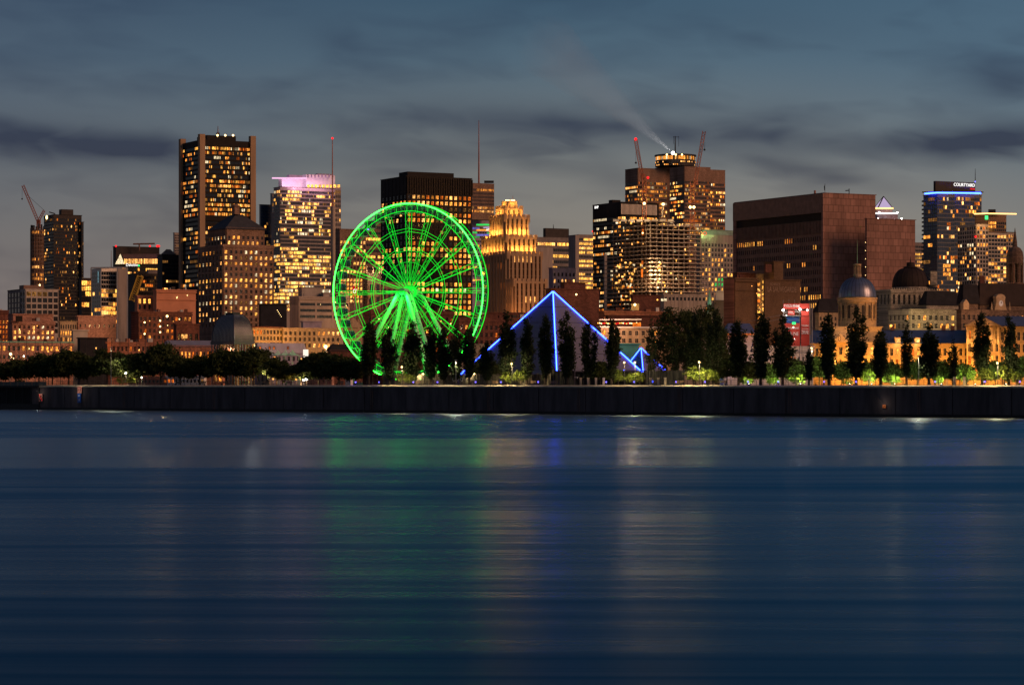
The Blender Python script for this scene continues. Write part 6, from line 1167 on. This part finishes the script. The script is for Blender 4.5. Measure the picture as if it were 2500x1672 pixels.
for px, py, bk, e, lb, mk, r in ((796, 847, 22, 4200, 'very bright starry lamp above the round trees left of the wheel', 'lamp_warm', .42), (308, 911, 6, 420, 'round white globe lamp on the left promenade', 'lamp_white', .26), (355, 906, 9, 120, 'small high lamp right of the globe lamp', 'lamp_white', .13), (346, 922, 12, 260, 'low bright lamp between the two left promenade lamps', 'lamp_white', .22), (657, 913, 6, 420, 'white globe lamp below the canopy tents', 'lamp_white', .25), (742, 928, 8, 200, 'left one of two low bright lamps beside the billboard', 'lamp_white', .22), (749, 926, 8, 300, 'right one of two low bright lamps beside the billboard', 'lamp_white', .3), (668, 926, 7, 160, 'small orange lamp above a lit stall', 'lamp_orange', .16), (724, 927, 7, 100, 'tiny orange lamp left of the twin bright lamps', 'lamp_orange', .14), (737, 878, 30, 500, 'orange lamp under the billboard', 'lamp_orange', .25), (27, 865, 60, 1500, 'starry lamp at the far left above the trees', 'lamp_warm', .38), (59, 870, 60, 200, 'small greenish lamp at far left', 'lamp_white', .16), (521, 874, 30, 60, 'red signal lamp over the left trees', 'lamp_red', .3), (1112, 904, 16, 90, 'violet lamp behind the tarpaulin fence', 'lamp_blue', .26)):
    plamp(px, py, bk, e, lb, mk, (1, .72, .4) if mk in ('lamp_warm', 'lamp_white') else (1, .45, .12) if mk == 'lamp_orange' else (1, .05, .05) if mk == 'lamp_red' else (.4, .25, 1), r, 3.0)
smalls = [(985, 905, 34, 5), (1005, 912, 26, 5), (940, 915, 24, 14), (1060, 908, 34, 14), (1098, 910, 30, 14), (1237, 905, 36, 5), (1272, 898, 32, 5), (1345, 892, 26, 14), (1510, 900, 26, 14), (1562, 902, 26, 6), (1542, 910, 34, 6), (1693, 892, 48, 5.5), (1728, 895, 40, 5.5), (1742, 902, 30, 6), (1822, 918, 36, 12), (1888, 920, 36, 12), (1948, 912, 44, 11), (2068, 924, 34, 12), (2122, 900, 42, 11), (2178, 912, 46, 11), (2292, 915, 28, 11), (2360, 892, 44, 12), (2404, 896, 40, 4), (2452, 890, 44, 4.5), (2482, 905, 30, 5), (690, 900, 34, 8), (300, 916, 30, 8), (322, 918, 26, 9), (50, 925, 26, 8)]
for i, (px, yt, wpx, bk) in enumerate(smalls):
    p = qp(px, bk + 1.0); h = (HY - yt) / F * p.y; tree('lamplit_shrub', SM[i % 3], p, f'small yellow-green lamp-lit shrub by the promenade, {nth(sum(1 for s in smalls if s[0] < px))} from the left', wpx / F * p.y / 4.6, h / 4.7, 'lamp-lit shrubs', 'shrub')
# hidden-bulb path lights under the right-hand trees, low ground fixtures
for i, px in enumerate((1822, 1888, 1948, 2068, 2122, 2178, 2292, 2375, 2450)):
    p = qp(px + 6, 9.0); t = thing('ground_uplight', p, f'low green-white uplight under the right-hand trees, {nth(i)} from the left', 'lamp', 'ground uplights'); MB().lathe(p, [(.16, 0), (.2, .22), (.12, .3)], 10).build('housing', 'black_steel', t); MB().ball(p + V((0, 0, .32)), .08).build('bulb', 'lamp_white', t); light('uplight', p + V((0, 0, .5)), 9000, (.80, 1, .35), t, .1, 'SPOT', aim=p + QN * 4 + V((0, 0, 1.9)), spot=1.9)
# net poles at far left
for i in range(20):
    px = 3 + i * 20.7; d_ = 760; t = thing('net_pole', G(px, d_), f'tall thin dark pole above the left trees, {nth(i)} from the left', 'pole', 'tall thin poles at left'); MB().tube(G(px, d_), P(px, 826 + (i % 3), d_), .11, .07, k=6).build('shaft', 'black_steel', t); MB().ball(P(px, 826 + (i % 3), d_), .13, k=5).build('cap', 'black_steel', t)
for i, (px, y) in enumerate(((271, 848), (815 + 298, 880), (2243, 870))):
    p = qp(px, 4); t = thing('flood_mast', p, ('slim grey light mast rising from the left trees', 'thin pole by the violet lamp', 'thin tall pole among the right-hand poplars')[i], 'pole'); MB().tube(p, V((p.x, p.y, Z(y, p.y))), .1, .06, k=6).build('shaft', 'grey_steel', t); MB().box(V((p.x - .3, p.y - .1, Z(y, p.y))), (.6, 0, 0), (0, .2, 0), (0, 0, .2)).build('lamp_head', 'grey_steel', t); light('mast_light', V((p.x, p.y, Z(y, p.y) - .3)), 5000, (1, .8, .5), t, .2, 'SPOT', aim=p - QN * 2, spot=2.5)
# city street lamps between the blocks (their light is what colours the old town orange)
for i, (px, py, d_, e, lb) in enumerate(((118, 858, 960, 1800, 'street lamp lighting the long low row at far left'), (235, 850, 985, 3000, 'street lamp by the low roofs behind the left trees'), (160, 838, 1120, 6500, 'street lamp before the brown brick warehouse'), (75, 840, 1170, 6500, 'street lamp before the pinkish brick block'), (340, 855, 970, 5000, 'street lamp before the orange brick row'), (440, 800, 1230, 14000, 'street lamp below the terracotta block'), (360, 800, 1240, 9000, 'street lamp behind the lamp warehouse'), (520, 830, 1230, 14000, 'street lamp left below the brick pyramid-roofed tower'), (620, 835, 1240, 14000, 'street lamp right below the brick pyramid-roofed tower'), (1180, 850, 975, 3500, 'street lamp behind the wheel right side'), (1330, 800, 1030, 2500, 'street lamp behind the pyramid tip'), (1480, 850, 930, 4000, 'street lamp below the roof terrace'), (1600, 790, 1020, 6000, 'street lamp behind the big trees'), (1800, 800, 1020, 8000, 'street lamp left before the painted brick block'), (1930, 830, 1020, 7000, 'street lamp right before the painted brick block'), (2070, 790, 1190, 9000, 'street lamp between the dome and the brown slab'), (950, 850, 1040, 5000, 'street lamp before the dark brick hall'), (750, 800, 1240, 8000, 'street lamp before the concrete block left of the wheel'))):
    sl(px, py, d_, e * .5, (1, .42, .14), 'lamp_orange', .24, lb)
# searchlight beam above the cross-shaped tower: cone of scattering air added in its shape
b0, b1 = P(1637, 369, 2684), P(1330, 110, 2480); bd = (b1 - b0).normalized(); bx_, L_ = bd.orthogonal().normalized(), (b1 - b0).length; by_ = bd.cross(bx_)
m = MB(); K = 20
for f, r_ in ((.01, 1.0), (1.0, 30.0)):
    for i in range(K): a_ = 2 * math.pi * i / K; m.v.append(b0 + bd * (L_ * f) + bx_ * (math.cos(a_) * r_) + by_ * (math.sin(a_) * r_))
for i in range(K): j = (i + 1) % K; m.f.append((i, j, K + j, K + i)); m.mi.append(0)
m.f += [tuple(range(K))[::-1], tuple(range(K, 2 * K))]; m.mi += [0, 0]
vm = bpy.data.materials.new('beam_air'); vm.use_nodes = True; vt = NT(vm.node_tree); vt.n.clear(); pv = vt.new('ShaderNodeVolumePrincipled'); pv.inputs['Density'].default_value = .0022; pv.inputs['Color'].default_value = (.9, .9, .95, 1); vt.l.new(pv.outputs[0], vt.new('ShaderNodeOutputMaterial').inputs['Volume']); M['beam_air'] = vm
o = m.build('searchlight_haze', 'beam_air'); o['kind'] = 'stuff'; o['label'] = 'pale searchlight beam fading up into the clouds'
light('searchlight_lamp', b0 - bd * .5, 6.5e5, (1, .95, .9), None, .5, 'SPOT', aim=b1, spot=2 * math.atan(27.0 / L_))
